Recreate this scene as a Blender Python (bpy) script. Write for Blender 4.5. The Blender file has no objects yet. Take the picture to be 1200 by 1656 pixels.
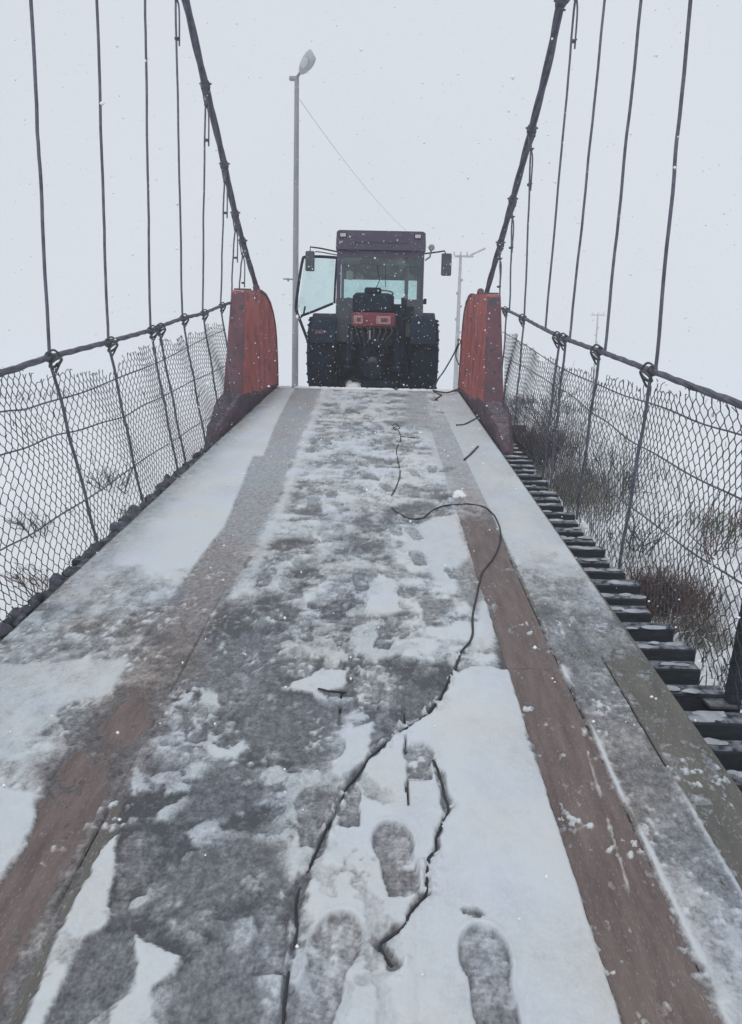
import bpy, bmesh, math, random
import numpy as np
from math import radians, sin, cos, pi, sqrt, hypot
from mathutils import Vector, Matrix

scene = bpy.context.scene
COL = scene.collection

# ------------------------------------------------------------------ camera
SLOPE, PITCH, ROLL, YAW = radians(7.9), radians(9.0), radians(1.3), radians(0.66)
FOC, EYE = 1196.0, 1.65

def rx(a): return np.array([[1, 0, 0], [0, cos(a), -sin(a)], [0, sin(a), cos(a)]])
def rz(a): return np.array([[cos(a), -sin(a), 0], [sin(a), cos(a), 0], [0, 0, 1]])
RC = rz(YAW) @ rx(pi/2 - PITCH) @ rz(ROLL)
DECK = rx(SLOPE)
CAMP = DECK @ np.array([0, 0, EYE])

cam_d = bpy.data.cameras.new('camera')
cam = bpy.data.objects.new('camera', cam_d)
COL.objects.link(cam)
cam_d.sensor_fit = 'VERTICAL'
cam_d.sensor_height = 24.0
cam_d.lens = 24.0*FOC/1656.0
cam_d.clip_start = 0.05
cam_d.clip_end = 2000
M4 = Matrix([list(RC[i]) + [CAMP[i]] for i in range(3)] + [[0, 0, 0, 1]])
cam.matrix_world = M4
scene.camera = cam

# ------------------------------------------------------------------ sky, light, exposure
SUN_EL, SUN_AZ = radians(48), radians(200)
world = bpy.data.worlds.new('World')
scene.world = world
world.use_nodes = True
wn = world.node_tree
wn.nodes.clear()
sky = wn.nodes.new('ShaderNodeTexSky')
sky.sky_type = 'NISHITA'
sky.sun_disc = False
sky.sun_elevation = SUN_EL
sky.sun_rotation = SUN_AZ
sky.dust_density = 6
sky.air_density = 1.0
mixn = wn.nodes.new('ShaderNodeMix')
mixn.data_type = 'RGBA'
mixn.inputs[0].default_value = 0.93           # closed cloud deck over the clear sky
cgrad = wn.nodes.new('ShaderNodeTexCoord')
cn = wn.nodes.new('ShaderNodeTexNoise')
cn.inputs['Scale'].default_value = 1.3
cn.inputs['Detail'].default_value = 3
cr = wn.nodes.new('ShaderNodeValToRGB')
cr.color_ramp.elements[0].position = 0.3
cr.color_ramp.elements[0].color = (6.85, 7.3, 7.85, 1)
cr.color_ramp.elements[1].position = 0.75
cr.color_ramp.elements[1].color = (7.5, 7.95, 8.5, 1)
bgn = wn.nodes.new('ShaderNodeBackground')
bgn.inputs['Strength'].default_value = 0.1
won = wn.nodes.new('ShaderNodeOutputWorld')
wn.links.new(cgrad.outputs['Generated'], cn.inputs['Vector'])
wn.links.new(cn.outputs['Fac'], cr.inputs['Fac'])
wn.links.new(sky.outputs['Color'], mixn.inputs[6])
wn.links.new(cr.outputs['Color'], mixn.inputs[7])
wn.links.new(mixn.outputs[2], bgn.inputs['Color'])
wn.links.new(bgn.outputs[0], won.inputs['Surface'])

sun_d = bpy.data.lights.new('sun', 'SUN')
sun_d.energy = 0.9
sun_d.angle = radians(24)
sun_d.color = (1.0, 0.97, 0.93)
sun = bpy.data.objects.new('sun', sun_d)
COL.objects.link(sun)
sd = Vector((sin(SUN_AZ)*cos(SUN_EL), cos(SUN_AZ)*cos(SUN_EL), sin(SUN_EL)))
sun.rotation_euler = sd.to_track_quat('Z', 'Y').to_euler()
scene.view_settings.view_transform = 'Standard'
scene.view_settings.look = 'None'
scene.view_settings.exposure = 0.0
scene.view_settings.gamma = 1.0
scene.view_settings.use_curve_mapping = False
scene.cycles.max_bounces = 12
scene.cycles.diffuse_bounces = 4
scene.cycles.volume_bounces = 6
scene.cycles.transparent_max_bounces = 12

# ------------------------------------------------------------------ helpers
rnd = random.Random(7)
rng = np.random.default_rng(11)

def ray(px, py): return RC @ np.array([(px-600)/FOC, (828-py)/FOC, -1.0])
def at_y(px, py, Y):
    d = ray(px, py); return CAMP + d*((Y-CAMP[1])/d[1])
def at_x(px, py, X):
    d = ray(px, py); return CAMP + d*(X/d[0])
def on_deck(px, py, w=0.0):
    d = DECK.T @ ray(px, py); t = (w-EYE)/d[2]
    return (d[0]*t, d[1]*t)
def to_deck(p): return DECK.T @ np.array(p)
def from_deck(p): return DECK @ np.array(p)

class MB:
    """collects plain geometry for one mesh"""
    def __init__(s): s.v = []; s.f = []
    def add(s, vs, fs):
        o = len(s.v)
        s.v += [tuple(map(float, p)) for p in vs]
        s.f += [tuple(i+o for i in f) for f in fs]
    def box(s, c, d, rot=None, ch=0.0):
        hx, hy, hz = d[0]/2, d[1]/2, d[2]/2
        bm = bmesh.new()
        bmesh.ops.create_cube(bm, size=1)
        for v in bm.verts: v.co = Vector((v.co.x*2*hx, v.co.y*2*hy, v.co.z*2*hz))
        if ch > 0:
            bmesh.ops.bevel(bm, geom=list(bm.edges), offset=ch, segments=1, affect='EDGES')
        m = Matrix.Translation(c) @ (rot.to_4x4() if rot is not None else Matrix())
        bm.verts.index_update()
        s.add([m @ v.co for v in bm.verts], [[v.index for v in f.verts] for f in bm.faces])
        bm.free()
    def tube(s, pts, r, n=8, cap=True, closed=False):
        pts = [Vector(p) for p in pts]
        k = len(pts)
        rs = r if hasattr(r, '__len__') else [r]*k
        vs, fs = [], []
        up = None
        for i, p in enumerate(pts):
            if closed: t = pts[(i+1) % k]-pts[i-1]
            else: t = pts[min(i+1, k-1)]-pts[max(i-1, 0)]
            if t.length < 1e-9: t = Vector((0, 0, 1))
            t.normalize()
            if up is None:
                up = t.orthogonal().normalized()
            else:
                up = up - t*up.dot(t)
                if up.length < 1e-6: up = t.orthogonal()
                up.normalize()
            b = t.cross(up)
            for j in range(n):
                a = 2*pi*j/n
                vs.append(p + (up*cos(a)+b*sin(a))*rs[i])
        for i in range(k if closed else k-1):
            i2 = (i+1) % k
            for j in range(n):
                j2 = (j+1) % n
                fs.append((i*n+j, i*n+j2, i2*n+j2, i2*n+j))
        if cap and not closed:
            fs.append(tuple(reversed(range(n))))
            fs.append(tuple((k-1)*n+j for j in range(n)))
        s.add(vs, fs)
    def lathe(s, prof, n=32, axis='z', c=(0, 0, 0)):
        """prof: closed or open list of (radius, height)"""
        vs, fs = [], []
        k = len(prof)
        for i in range(n):
            a = 2*pi*i/n
            for r, h in prof:
                if axis == 'z': p = (r*cos(a), r*sin(a), h)
                elif axis == 'x': p = (h, r*cos(a), r*sin(a))
                else: p = (r*cos(a), h, r*sin(a))
                vs.append((p[0]+c[0], p[1]+c[1], p[2]+c[2]))
        for i in range(n):
            i2 = (i+1) % n
            for j in range(k-1):
                fs.append((i*k+j, i*k+j+1, i2*k+j+1, i2*k+j))
        s.add(vs, fs)
    def prism(s, outline, axis, a, b):
        """outline of 2D points extruded between a and b along an axis"""
        def P(q, t):
            if axis == 'x': return (t, q[0], q[1])
            if axis == 'y': return (q[0], t, q[1])
            return (q[0], q[1], t)
        n = len(outline)
        s.add([P(q, a) for q in outline]+[P(q, b) for q in outline],
              [tuple(reversed(range(n))), tuple(range(n, 2*n))] +
              [(i, (i+1) % n, n+(i+1) % n, n+i) for i in range(n)])
    def mesh(s, name, smooth=False):
        me = bpy.data.meshes.new(name)
        me.from_pydata(s.v, [], s.f)
        bm = bmesh.new(); bm.from_mesh(me)
        bmesh.ops.recalc_face_normals(bm, faces=bm.faces)
        bm.to_mesh(me); bm.free()
        if smooth:
            me.shade_smooth()
            me.set_sharp_from_angle(angle=radians(40))
        return me
    def build(s, name, m, parent=None, smooth=False, loc=None, rot=None):
        return link(name, s.mesh(name, smooth), m, parent, loc, rot)

def link(name, me, m=None, parent=None, loc=None, rot=None):
    o = bpy.data.objects.new(name, me)
    if m is not None and len(me.materials) == 0: me.materials.append(m)
    COL.objects.link(o)
    if parent is not None: o.parent = parent
    if loc is not None: o.location = loc
    if rot is not None: o.rotation_euler = rot
    return o
def empty(name, loc=(0, 0, 0), rot=(0, 0, 0)):
    o = bpy.data.objects.new(name, None)
    o.empty_display_size = 0.2
    COL.objects.link(o); o.location = loc; o.rotation_euler = rot
    return o
def tag(o, label=None, cat=None, group=None, kind=None):
    if label: o['label'] = label
    if cat: o['category'] = cat
    if group: o['group'] = group
    if kind: o['kind'] = kind
    return o

def smooth_path(pts, per=8):
    """Catmull-Rom through the points"""
    P = [Vector(p) for p in pts]
    P = [P[0]*2-P[1]] + P + [P[-1]*2-P[-2]]
    out = []
    for i in range(1, len(P)-2):
        for k in range(per):
            t = k/per
            a, b, c, d = P[i-1], P[i], P[i+1], P[i+2]
            out.append(0.5*((2*b)+(c-a)*t+(2*a-5*b+4*c-d)*t*t+(3*b-a-3*c+d)*t**3))
    out.append(P[-2].copy())
    return out

# ------------------------------------------------------------------ materials
def mat(name, col, col2=None, rough=0.7, scale=6.0, metal=0.0, bump=0.0, bscale=40.0, stretch=(1, 1, 1),
        dust=0.0, dust_col=(0.62, 0.66, 0.72), spec=0.3, detail=6, speck=None, mid=0.5, coords='Object'):
    m = bpy.data.materials.new(name); m.use_nodes = True
    nt = m.node_tree; N = nt.nodes; L = nt.links
    b = N['Principled BSDF']
    b.inputs['Roughness'].default_value = rough
    b.inputs['Metallic'].default_value = metal
    b.inputs['Specular IOR Level'].default_value = spec
    tc = N.new('ShaderNodeTexCoord')
    mp = N.new('ShaderNodeMapping'); mp.inputs['Scale'].default_value = stretch
    L.new(tc.outputs[coords], mp.inputs['Vector'])
    n1 = N.new('ShaderNodeTexNoise')
    n1.inputs['Scale'].default_value = scale; n1.inputs['Detail'].default_value = detail
    n1.inputs['Roughness'].default_value = 0.65
    L.new(mp.outputs[0], n1.inputs['Vector'])
    cr = N.new('ShaderNodeValToRGB')
    cr.color_ramp.elements[0].position = mid-0.17
    cr.color_ramp.elements[0].color = (*col, 1)
    cr.color_ramp.elements[1].position = mid+0.17
    cr.color_ramp.elements[1].color = (*(col2 or tuple(c*1.5 for c in col)), 1)
    L.new(n1.outputs['Fac'], cr.inputs['Fac'])
    out = cr.outputs['Color']
    if speck:
        n3 = N.new('ShaderNodeTexNoise'); n3.inputs['Scale'].default_value = speck[1]
        n3.inputs['Detail'].default_value = 5; n3.inputs['Roughness'].default_value = 0.7
        L.new(mp.outputs[0], n3.inputs['Vector'])
        r3 = N.new('ShaderNodeValToRGB')
        r3.color_ramp.elements[0].position = speck[2]; r3.color_ramp.elements[0].color = (0, 0, 0, 1)
        r3.color_ramp.elements[1].position = speck[2]+0.06; r3.color_ramp.elements[1].color = (1, 1, 1, 1)
        L.new(n3.outputs['Fac'], r3.inputs['Fac'])
        mx = N.new('ShaderNodeMix'); mx.data_type = 'RGBA'
        L.new(r3.outputs['Color'], mx.inputs[0]); L.new(out, mx.inputs[6])
        mx.inputs[7].default_value = (*speck[0], 1)
        out = mx.outputs[2]
    if dust > 0:                      # snow that settled on upward faces
        g = N.new('ShaderNodeNewGeometry'); sx = N.new('ShaderNodeSeparateXYZ')
        L.new(g.outputs['Normal'], sx.inputs[0])
        n2 = N.new('ShaderNodeTexNoise'); n2.inputs['Scale'].default_value = 28; n2.inputs['Detail'].default_value = 4
        L.new(tc.outputs[coords], n2.inputs['Vector'])
        ad = N.new('ShaderNodeMath'); ad.operation = 'MULTIPLY_ADD'
        L.new(sx.outputs[2], ad.inputs[0]); ad.inputs[1].default_value = 1.0
        sb = N.new('ShaderNodeMath'); sb.operation = 'SUBTRACT'
        L.new(n2.outputs['Fac'], sb.inputs[0]); sb.inputs[1].default_value = 1.25
        L.new(sb.outputs[0], ad.inputs[2])
        mr = N.new('ShaderNodeMapRange')
        mr.inputs['From Min'].default_value = 0.12; mr.inputs['From Max'].default_value = 0.42
        mr.inputs['To Max'].default_value = dust
        L.new(ad.outputs[0], mr.inputs['Value'])
        mx = N.new('ShaderNodeMix'); mx.data_type = 'RGBA'
        L.new(mr.outputs[0], mx.inputs[0]); L.new(out, mx.inputs[6])
        mx.inputs[7].default_value = (*dust_col, 1)
        out = mx.outputs[2]
    L.new(out, b.inputs['Base Color'])
    if bump > 0:
        nb = N.new('ShaderNodeTexNoise'); nb.inputs['Scale'].default_value = bscale; nb.inputs['Detail'].default_value = 5
        L.new(mp.outputs[0], nb.inputs['Vector'])
        bp = N.new('ShaderNodeBump'); bp.inputs['Strength'].default_value = bump; bp.inputs['Distance'].default_value = 0.01
        L.new(nb.outputs['Fac'], bp.inputs['Height']); L.new(bp.outputs[0], b.inputs['Normal'])
    return m

M = {}
M['plank_brown'] = mat('wet_brown_wood', (0.112, 0.084, 0.080), (0.20, 0.155, 0.145), rough=0.55, scale=3.5, bump=0.5, bscale=30,
                       stretch=(7, 0.9, 1), speck=((0.30, 0.305, 0.32), 48, 0.585))
M['plank_grey'] = mat('frosted_grey_wood', (0.085, 0.09, 0.085), (0.19, 0.185, 0.155), rough=0.7, scale=3, bump=0.6, bscale=40,
                      stretch=(6, 0.8, 1), speck=((0.46, 0.49, 0.53), 34, 0.56))
M['plank_green'] = mat('greenish_brown_wood', (0.10, 0.10, 0.092), (0.165, 0.158, 0.14), rough=0.65, scale=3, bump=0.5, bscale=40,
                       stretch=(5, 0.9, 1), speck=((0.36, 0.38, 0.39), 38, 0.585))
M['beam'] = mat('black_wet_timber', (0.012, 0.016, 0.024), (0.035, 0.04, 0.05), rough=0.75, scale=5, bump=0.6, bscale=25,
                stretch=(1, 5, 5), dust=0.75, dust_col=(0.30, 0.33, 0.38), speck=((0.10, 0.075, 0.06), 9, 0.66))
M['steel'] = mat('weathered_grey_steel', (0.06, 0.065, 0.075), (0.12, 0.125, 0.14), rough=0.5, scale=8, metal=0.35, bump=0.2, dust=0.25)
M['cable'] = mat('dark_wire_rope', (0.075, 0.075, 0.10), (0.16, 0.16, 0.21), rough=0.6, scale=14, metal=0.3, bump=0.5, bscale=120)
M['mesh'] = mat('galvanised_wire', (0.035, 0.04, 0.05), (0.085, 0.09, 0.105), rough=0.5, scale=10, metal=0.3)
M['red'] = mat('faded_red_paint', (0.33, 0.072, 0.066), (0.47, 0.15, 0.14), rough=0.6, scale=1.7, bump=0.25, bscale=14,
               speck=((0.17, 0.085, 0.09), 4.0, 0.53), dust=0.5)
M['red_dark'] = mat('shaded_dark_red_paint', (0.095, 0.06, 0.078), (0.20, 0.085, 0.10), rough=0.7, scale=2.2, bump=0.3, bscale=16,
                    speck=((0.075, 0.07, 0.09), 4.5, 0.55), dust=0.5)  # shade of the block fronts, against the lit inner faces, put into the colour
M['plinth'] = mat('sooty_concrete', (0.045, 0.038, 0.052), (0.13, 0.075, 0.095), rough=0.85, scale=4, bump=0.9, bscale=18, dust=0.22)
M['black'] = mat('black_rubber_sheath', (0.022, 0.024, 0.028), (0.05, 0.053, 0.06), rough=0.55, scale=9)
M['tyre'] = mat('tractor_tyre_rubber', (0.008, 0.014, 0.030), (0.018, 0.027, 0.045), rough=0.85, scale=7, bump=0.3, dust=0.10, spec=0.08)
M['tractor_dark'] = mat('oily_dark_castings', (0.006, 0.013, 0.028), (0.018, 0.030, 0.050), rough=0.7, scale=7, bump=0.4, dust=0.10, spec=0.1)
M['cab'] = mat('purple_grey_cab_paint', (0.052, 0.046, 0.078), (0.088, 0.068, 0.11), rough=0.45, scale=3, dust=0.7)
M['cab_panel'] = mat('grey_cab_panel', (0.045, 0.06, 0.075), (0.075, 0.085, 0.095), rough=0.6, scale=5, dust=0.3)
M['tractor_red'] = mat('red_tractor_paint', (0.15, 0.030, 0.045), (0.23, 0.05, 0.068), rough=0.5, scale=8, dust=0.3)
M['tractor_body'] = mat('red_bonnet_paint', (0.22, 0.035, 0.03), (0.30, 0.05, 0.04), rough=0.5, scale=5, dust=0.7)
M['pale'] = mat('pale_plastic', (0.42, 0.40, 0.42), (0.55, 0.52, 0.53), rough=0.5, scale=10)
M['plate'] = mat('worn_pinkish_plate', (0.25, 0.14, 0.16), (0.42, 0.32, 0.34), rough=0.6, scale=14)
M['lamp_body'] = mat('light_grey_lamp_shell', (0.36, 0.38, 0.40), (0.46, 0.48, 0.50), rough=0.5, scale=6, dust=0.5)
M['pole'] = mat('grey_metal_pole', (0.20, 0.215, 0.24), (0.29, 0.30, 0.33), rough=0.6, scale=4, bump=0.1, stretch=(1, 1, 0.3))
M['concrete_pole'] = mat('pale_concrete_pole', (0.30, 0.30, 0.32), (0.42, 0.42, 0.44), rough=0.85, scale=4)
M['snow_clod'] = mat('clean_snow', (0.72, 0.75, 0.79), (0.82, 0.84, 0.87), rough=0.85, scale=12, bump=0.5, bscale=50)
M['flake'] = mat('snowflake_white', (0.85, 0.87, 0.9), (0.9, 0.92, 0.94), rough=0.9)
M['lens'] = mat('frosted_lamp_lens', (0.45, 0.47, 0.5), (0.6, 0.62, 0.65), rough=0.3)

def glass_mat():
    m = bpy.data.materials.new('greenish_cab_glass'); m.use_nodes = True
    N = m.node_tree.nodes; L = m.node_tree.links
    N.clear()
    o = N.new('ShaderNodeOutputMaterial'); t = N.new('ShaderNodeBsdfTransparent'); g = N.new('ShaderNodeBsdfGlossy')
    d = N.new('ShaderNodeBsdfDiffuse'); d.inputs[0].default_value = (0.5, 0.6, 0.62, 1)
    t.inputs[0].default_value = (0.86, 0.945, 0.94, 1)
    g.inputs['Roughness'].default_value = 0.05; g.inputs[0].default_value = (0.9, 0.95, 0.95, 1)
    m1 = N.new('ShaderNodeMixShader'); m2 = N.new('ShaderNodeMixShader')
    n = N.new('ShaderNodeTexNoise'); n.inputs['Scale'].default_value = 5; n.inputs['Detail'].default_value = 6
    tc = N.new('ShaderNodeTexCoord'); L.new(tc.outputs['Object'], n.inputs['Vector'])
    mr = N.new('ShaderNodeMapRange'); mr.inputs['From Min'].default_value = 0.45; mr.inputs['From Max'].default_value = 0.75
    mr.inputs['To Min'].default_value = 0.03; mr.inputs['To Max'].default_value = 0.16
    L.new(n.outputs['Fac'], mr.inputs['Value'])
    L.new(mr.outputs[0], m1.inputs[0]); L.new(t.outputs[0], m1.inputs[1]); L.new(d.outputs[0], m1.inputs[2])
    f = N.new('ShaderNodeFresnel'); f.inputs['IOR'].default_value = 1.4
    L.new(f.outputs[0], m2.inputs[0]); L.new(m1.outputs[0], m2.inputs[1]); L.new(g.outputs[0], m2.inputs[2])
    L.new(m2.outputs[0], o.inputs['Surface'])
    return m
M['glass'] = glass_mat()

def snow_material():
    """deck snow: attribute 'white' runs from wet dark slush to fresh snow, with crease and print-edge shadow painted in"""
    m = bpy.data.materials.new('trodden_snow'); m.use_nodes = True
    N = m.node_tree.nodes; L = m.node_tree.links
    b = N['Principled BSDF']
    at = N.new('ShaderNodeAttribute'); at.attribute_name = 'white'
    tc = N.new('ShaderNodeTexCoord')
    n = N.new('ShaderNodeTexNoise'); n.inputs['Scale'].default_value = 30; n.inputs['Detail'].default_value = 8
    n.inputs['Roughness'].default_value = 0.72
    mp = N.new('ShaderNodeMapping'); mp.inputs['Scale'].default_value = (1, 0.8, 1)
    L.new(tc.outputs['Object'], mp.inputs[0]); L.new(mp.outputs[0], n.inputs['Vector'])
    # grain matters most for half-melted snow
    pb = N.new('ShaderNodeMath'); pb.operation = 'SUBTRACT'; L.new(n.outputs['Fac'], pb.inputs[0]); pb.inputs[1].default_value = 0.5
    inv = N.new('ShaderNodeMapRange'); inv.inputs['From Min'].default_value = 0.7; inv.inputs['From Max'].default_value = 1.0
    inv.inputs['To Min'].default_value = 1.0; inv.inputs['To Max'].default_value = 0.12
    L.new(at.outputs['Fac'], inv.inputs['Value'])
    nf = N.new('ShaderNodeTexNoise'); nf.inputs['Scale'].default_value = 110; nf.inputs['Detail'].default_value = 3
    L.new(mp.outputs[0], nf.inputs['Vector'])
    pf = N.new('ShaderNodeMath'); pf.operation = 'MULTIPLY_ADD'; L.new(nf.outputs['Fac'], pf.inputs[0]); pf.inputs[1].default_value = 0.7; pf.inputs[2].default_value = -0.35
    ps = N.new('ShaderNodeMath'); ps.operation = 'ADD'; L.new(pb.outputs[0], ps.inputs[0]); L.new(pf.outputs[0], ps.inputs[1]); pb = ps
    ml = N.new('ShaderNodeMath'); ml.operation = 'MULTIPLY'; L.new(pb.outputs[0], ml.inputs[0]); L.new(inv.outputs[0], ml.inputs[1])
    ad = N.new('ShaderNodeMath'); ad.operation = 'MULTIPLY_ADD'; L.new(ml.outputs[0], ad.inputs[0]); ad.inputs[1].default_value = 0.85
    L.new(at.outputs['Fac'], ad.inputs[2])
    cr = N.new('ShaderNodeValToRGB')
    e = cr.color_ramp.elements
    e[0].position = 0.0; e[0].color = (0.075, 0.08, 0.092, 1)
    e[1].position = 1.0; e[1].color = (0.595, 0.62, 0.66, 1)
    for p, c in ((0.25, (0.155, 0.163, 0.18)), (0.5, (0.27, 0.285, 0.31)), (0.75, (0.44, 0.465, 0.50))):
        x = e.new(p); x.color = (*c, 1)
    L.new(ad.outputs[0], cr.inputs['Fac'])
    # faint warm / green tint of meltwater from the boards
    n2 = N.new('ShaderNodeTexNoise'); n2.inputs['Scale'].default_value = 2.2; n2.inputs['Detail'].default_value = 2
    L.new(tc.outputs['Object'], n2.inputs['Vector'])
    ti = N.new('ShaderNodeValToRGB')
    ti.color_ramp.elements[0].position = 0.35; ti.color_ramp.elements[0].color = (0.97, 1.0, 1.03, 1)
    ti.color_ramp.elements[1].position = 0.7; ti.color_ramp.elements[1].color = (1.02, 1.01, 0.95, 1)
    L.new(n2.outputs['Fac'], ti.inputs['Fac'])
    mu = N.new('ShaderNodeMix'); mu.data_type = 'RGBA'; mu.blend_type = 'MULTIPLY'; mu.inputs[0].default_value = 1
    L.new(cr.outputs['Color'], mu.inputs[6]); L.new(ti.outputs['Color'], mu.inputs[7])
    ad2 = N.new('ShaderNodeAttribute'); ad2.attribute_name = 'dirt'
    mu2 = N.new('ShaderNodeMix'); mu2.data_type = 'RGBA'; mu2.blend_type = 'MULTIPLY'
    L.new(ad2.outputs['Fac'], mu2.inputs[0]); L.new(mu.outputs[2], mu2.inputs[6]); mu2.inputs[7].default_value = (0.93, 0.76, 0.68, 1)
    L.new(mu2.outputs[2], b.inputs['Base Color'])
    rr = N.new('ShaderNodeMapRange'); rr.inputs['To Min'].default_value = 0.42; rr.inputs['To Max'].default_value = 0.9
    L.new(at.outputs['Fac'], rr.inputs['Value']); L.new(rr.outputs[0], b.inputs['Roughness'])
    b.inputs['Specular IOR Level'].default_value = 0.3
    bp = N.new('ShaderNodeBump'); bp.inputs['Distance'].default_value = 0.012; bp.inputs['Strength'].default_value = 0.55
    L.new(ml.outputs[0], bp.inputs['Height']); L.new(bp.outputs[0], b.inputs['Normal'])
    return m
M['snow'] = snow_material()
M['field'] = mat('snow_field', (0.70, 0.73, 0.77), (0.80, 0.82, 0.85), rough=0.9, scale=0.35, bump=0.3, bscale=3, detail=8)

# ------------------------------------------------------------------ noise for modelling
def vnoise(x, y, seed=0):
    xi = np.floor(x).astype(np.int64); yi = np.floor(y).astype(np.int64)
    xf = x-xi; yf = y-yi
    def h(a, b):
        n = (a*374761393 + b*668265263 + seed*974711) & 0xffffffff
        n = ((n ^ (n >> 13))*1274126177) & 0xffffffff
        n = (n ^ (n >> 16)) & 0xffffffff
        return n/4294967295.0
    u = xf*xf*xf*(xf*(xf*6-15)+10); v = yf*yf*yf*(yf*(yf*6-15)+10)
    return ((h(xi, yi)*(1-u)+h(xi+1, yi)*u)*(1-v)+(h(xi, yi+1)*(1-u)+h(xi+1, yi+1)*u)*v)
def fbm(x, y, seed=0, oct=4, gain=0.5):
    s = 0; a = 1; t = 0
    for k in range(oct):
        s = s + a*(vnoise(x*2.03**k+17.3*k, y*2.03**k-9.1*k, seed+k)-0.5); t += a; a *= gain
    return s/t*2
def sst(a, b, x):
    t = np.clip((x-a)/(b-a), 0, 1); return t*t*(3-2*t)

# ------------------------------------------------------------------ ground
ROADZ = 1.62
def ground_z(x, y):
    bank = sst(1.5, 12.6, y)
    low = np.where(x > 0, -0.95-0.9*sst(5, 12, x), -2.1)
    z = low + (1.50-low)*bank
    z = z - 1.3*sst(6, 22, np.abs(x))*bank*(1-sst(20, 60, y))
    z = z + 0.10*fbm(x*0.8, y*0.8, 3, 4) + 0.35*fbm(x*0.12, y*0.12, 5, 3)*sst(2, 10, np.abs(x))
    road = (1-sst(1.9, 3.2, np.abs(x+0.3)))*sst(12.6, 13.2, y)
    z = z*(1-road) + ROADZ*road
    return np.where(y > 12.6, np.minimum(z, ROADZ), z)

def grid_mesh(name, xs, ys, zf, m, kind='structure'):
    X, Y = np.meshgrid(xs, ys)
    Z = zf(X, Y)
    nx, ny = len(xs), len(ys)
    vs = np.stack([X, Y, Z], -1).reshape(-1, 3)
    idx = np.arange(nx*ny).reshape(ny, nx)
    f = np.stack([idx[:-1, :-1], idx[:-1, 1:], idx[1:, 1:], idx[1:, :-1]], -1).reshape(-1, 4)
    me = fast_mesh(name, vs, f)
    o = link(name, me, m); o['kind'] = kind
    return o
def fast_mesh(name, vs, f, smooth=True):
    me = bpy.data.meshes.new(name)
    k = f.shape[1]
    me.vertices.add(len(vs)); me.vertices.foreach_set('co', np.asarray(vs, dtype=np.float32).ravel())
    me.loops.add(f.size); me.loops.foreach_set('vertex_index', f.astype(np.int32).ravel())
    me.polygons.add(len(f))
    me.polygons.foreach_set('loop_start', np.arange(0, f.size, k, dtype=np.int32))
    me.polygons.foreach_set('loop_total', np.full(len(f), k, dtype=np.int32))
    me.update(calc_edges=True)
    if smooth: me.shade_smooth()
    return me

def spread(a, b, n, p=2.2):
    t = np.linspace(-1, 1, n); return (a+b)/2+np.sign(t)*np.abs(t)**p*(b-a)/2
gx = np.unique(np.concatenate([np.linspace(-14, 14, 141), spread(-160, 160, 80, 2.5)]))
gy = np.unique(np.concatenate([np.linspace(-6, 22, 141), -6-np.linspace(0, 1, 12)**2*50, 22+np.linspace(0, 1, 50)**2.5*200]))
grid_mesh('snowy_ground', gx, gy, ground_z, M['field'])

# approach road behind the crest, a hair above the ground
rxs = np.linspace(-2.5, 2.0, 60); rys = np.linspace(12.62, 60, 240)
M['road'] = mat('packed_road_snow', (0.45, 0.47, 0.5), (0.62, 0.65, 0.69), rough=0.85, scale=1.8, stretch=(3, 0.4, 1), bump=0.4, bscale=12)
grid_mesh('road', rxs, rys, lambda X, Y: ROADZ+0.012+0.02*np.abs(fbm(X*3, Y*0.6, 8, 3)), M['road'])

# ------------------------------------------------------------------ deck of the bridge
U0, U1, VEND, VNEAR = -1.80, 1.285, 12.40, 0.35
deck = empty('bridge_deck', (0, 0, 0), (SLOPE, 0, 0))
tag(deck, 'sloping timber bridge deck of long brown planks on black crossbeams, leading up to the tractor', 'bridge deck')
SEAMS = [U0, -1.57, -1.335, -1.115, -0.86, -0.61, -0.375, -0.14, 0.12, 0.36, 0.595, 0.845, 1.068, U1]
JOINTS = [VNEAR, 3.03, 7.1, VEND]
pk = [M['plank_grey'], M['plank_grey'], M['plank_brown'], M['plank_brown'], M['plank_green'], M['plank_grey'], M['plank_grey'],
      M['plank_grey'], M['plank_grey'], M['plank_brown'], M['plank_brown'], M['plank_grey'], M['plank_green']]
for i in range(len(SEAMS)-1):
    for j in range(3):
        a, b = SEAMS[i]+0.0025, SEAMS[i+1]-0.0025
        c, d = JOINTS[j]+0.003, JOINTS[j+1]-0.003
        mb = MB()
        mb.box(((a+b)/2, (c+d)/2, -0.02+rnd.uniform(-0.0015, 0.0015)), (b-a, d-c, 0.04), ch=0.004)
        mb.build('plank', pk[i], deck)
beam_me = []
for k in range(9):
    mb = MB()
    L_ = -1.90-rnd.uniform(0, 0.06); R_ = 1.555+rnd.uniform(-0.07, 0.07)
    mb.box(((L_+R_)/2, 0, 0), (R_-L_, 0.098+rnd.uniform(-.01, .012), 0.13), ch=0.008)
    me = mb.mesh('crossbeam'); me.materials.append(M['beam']); beam_me.append(me)
capm = MB()
v = 0.5
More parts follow.
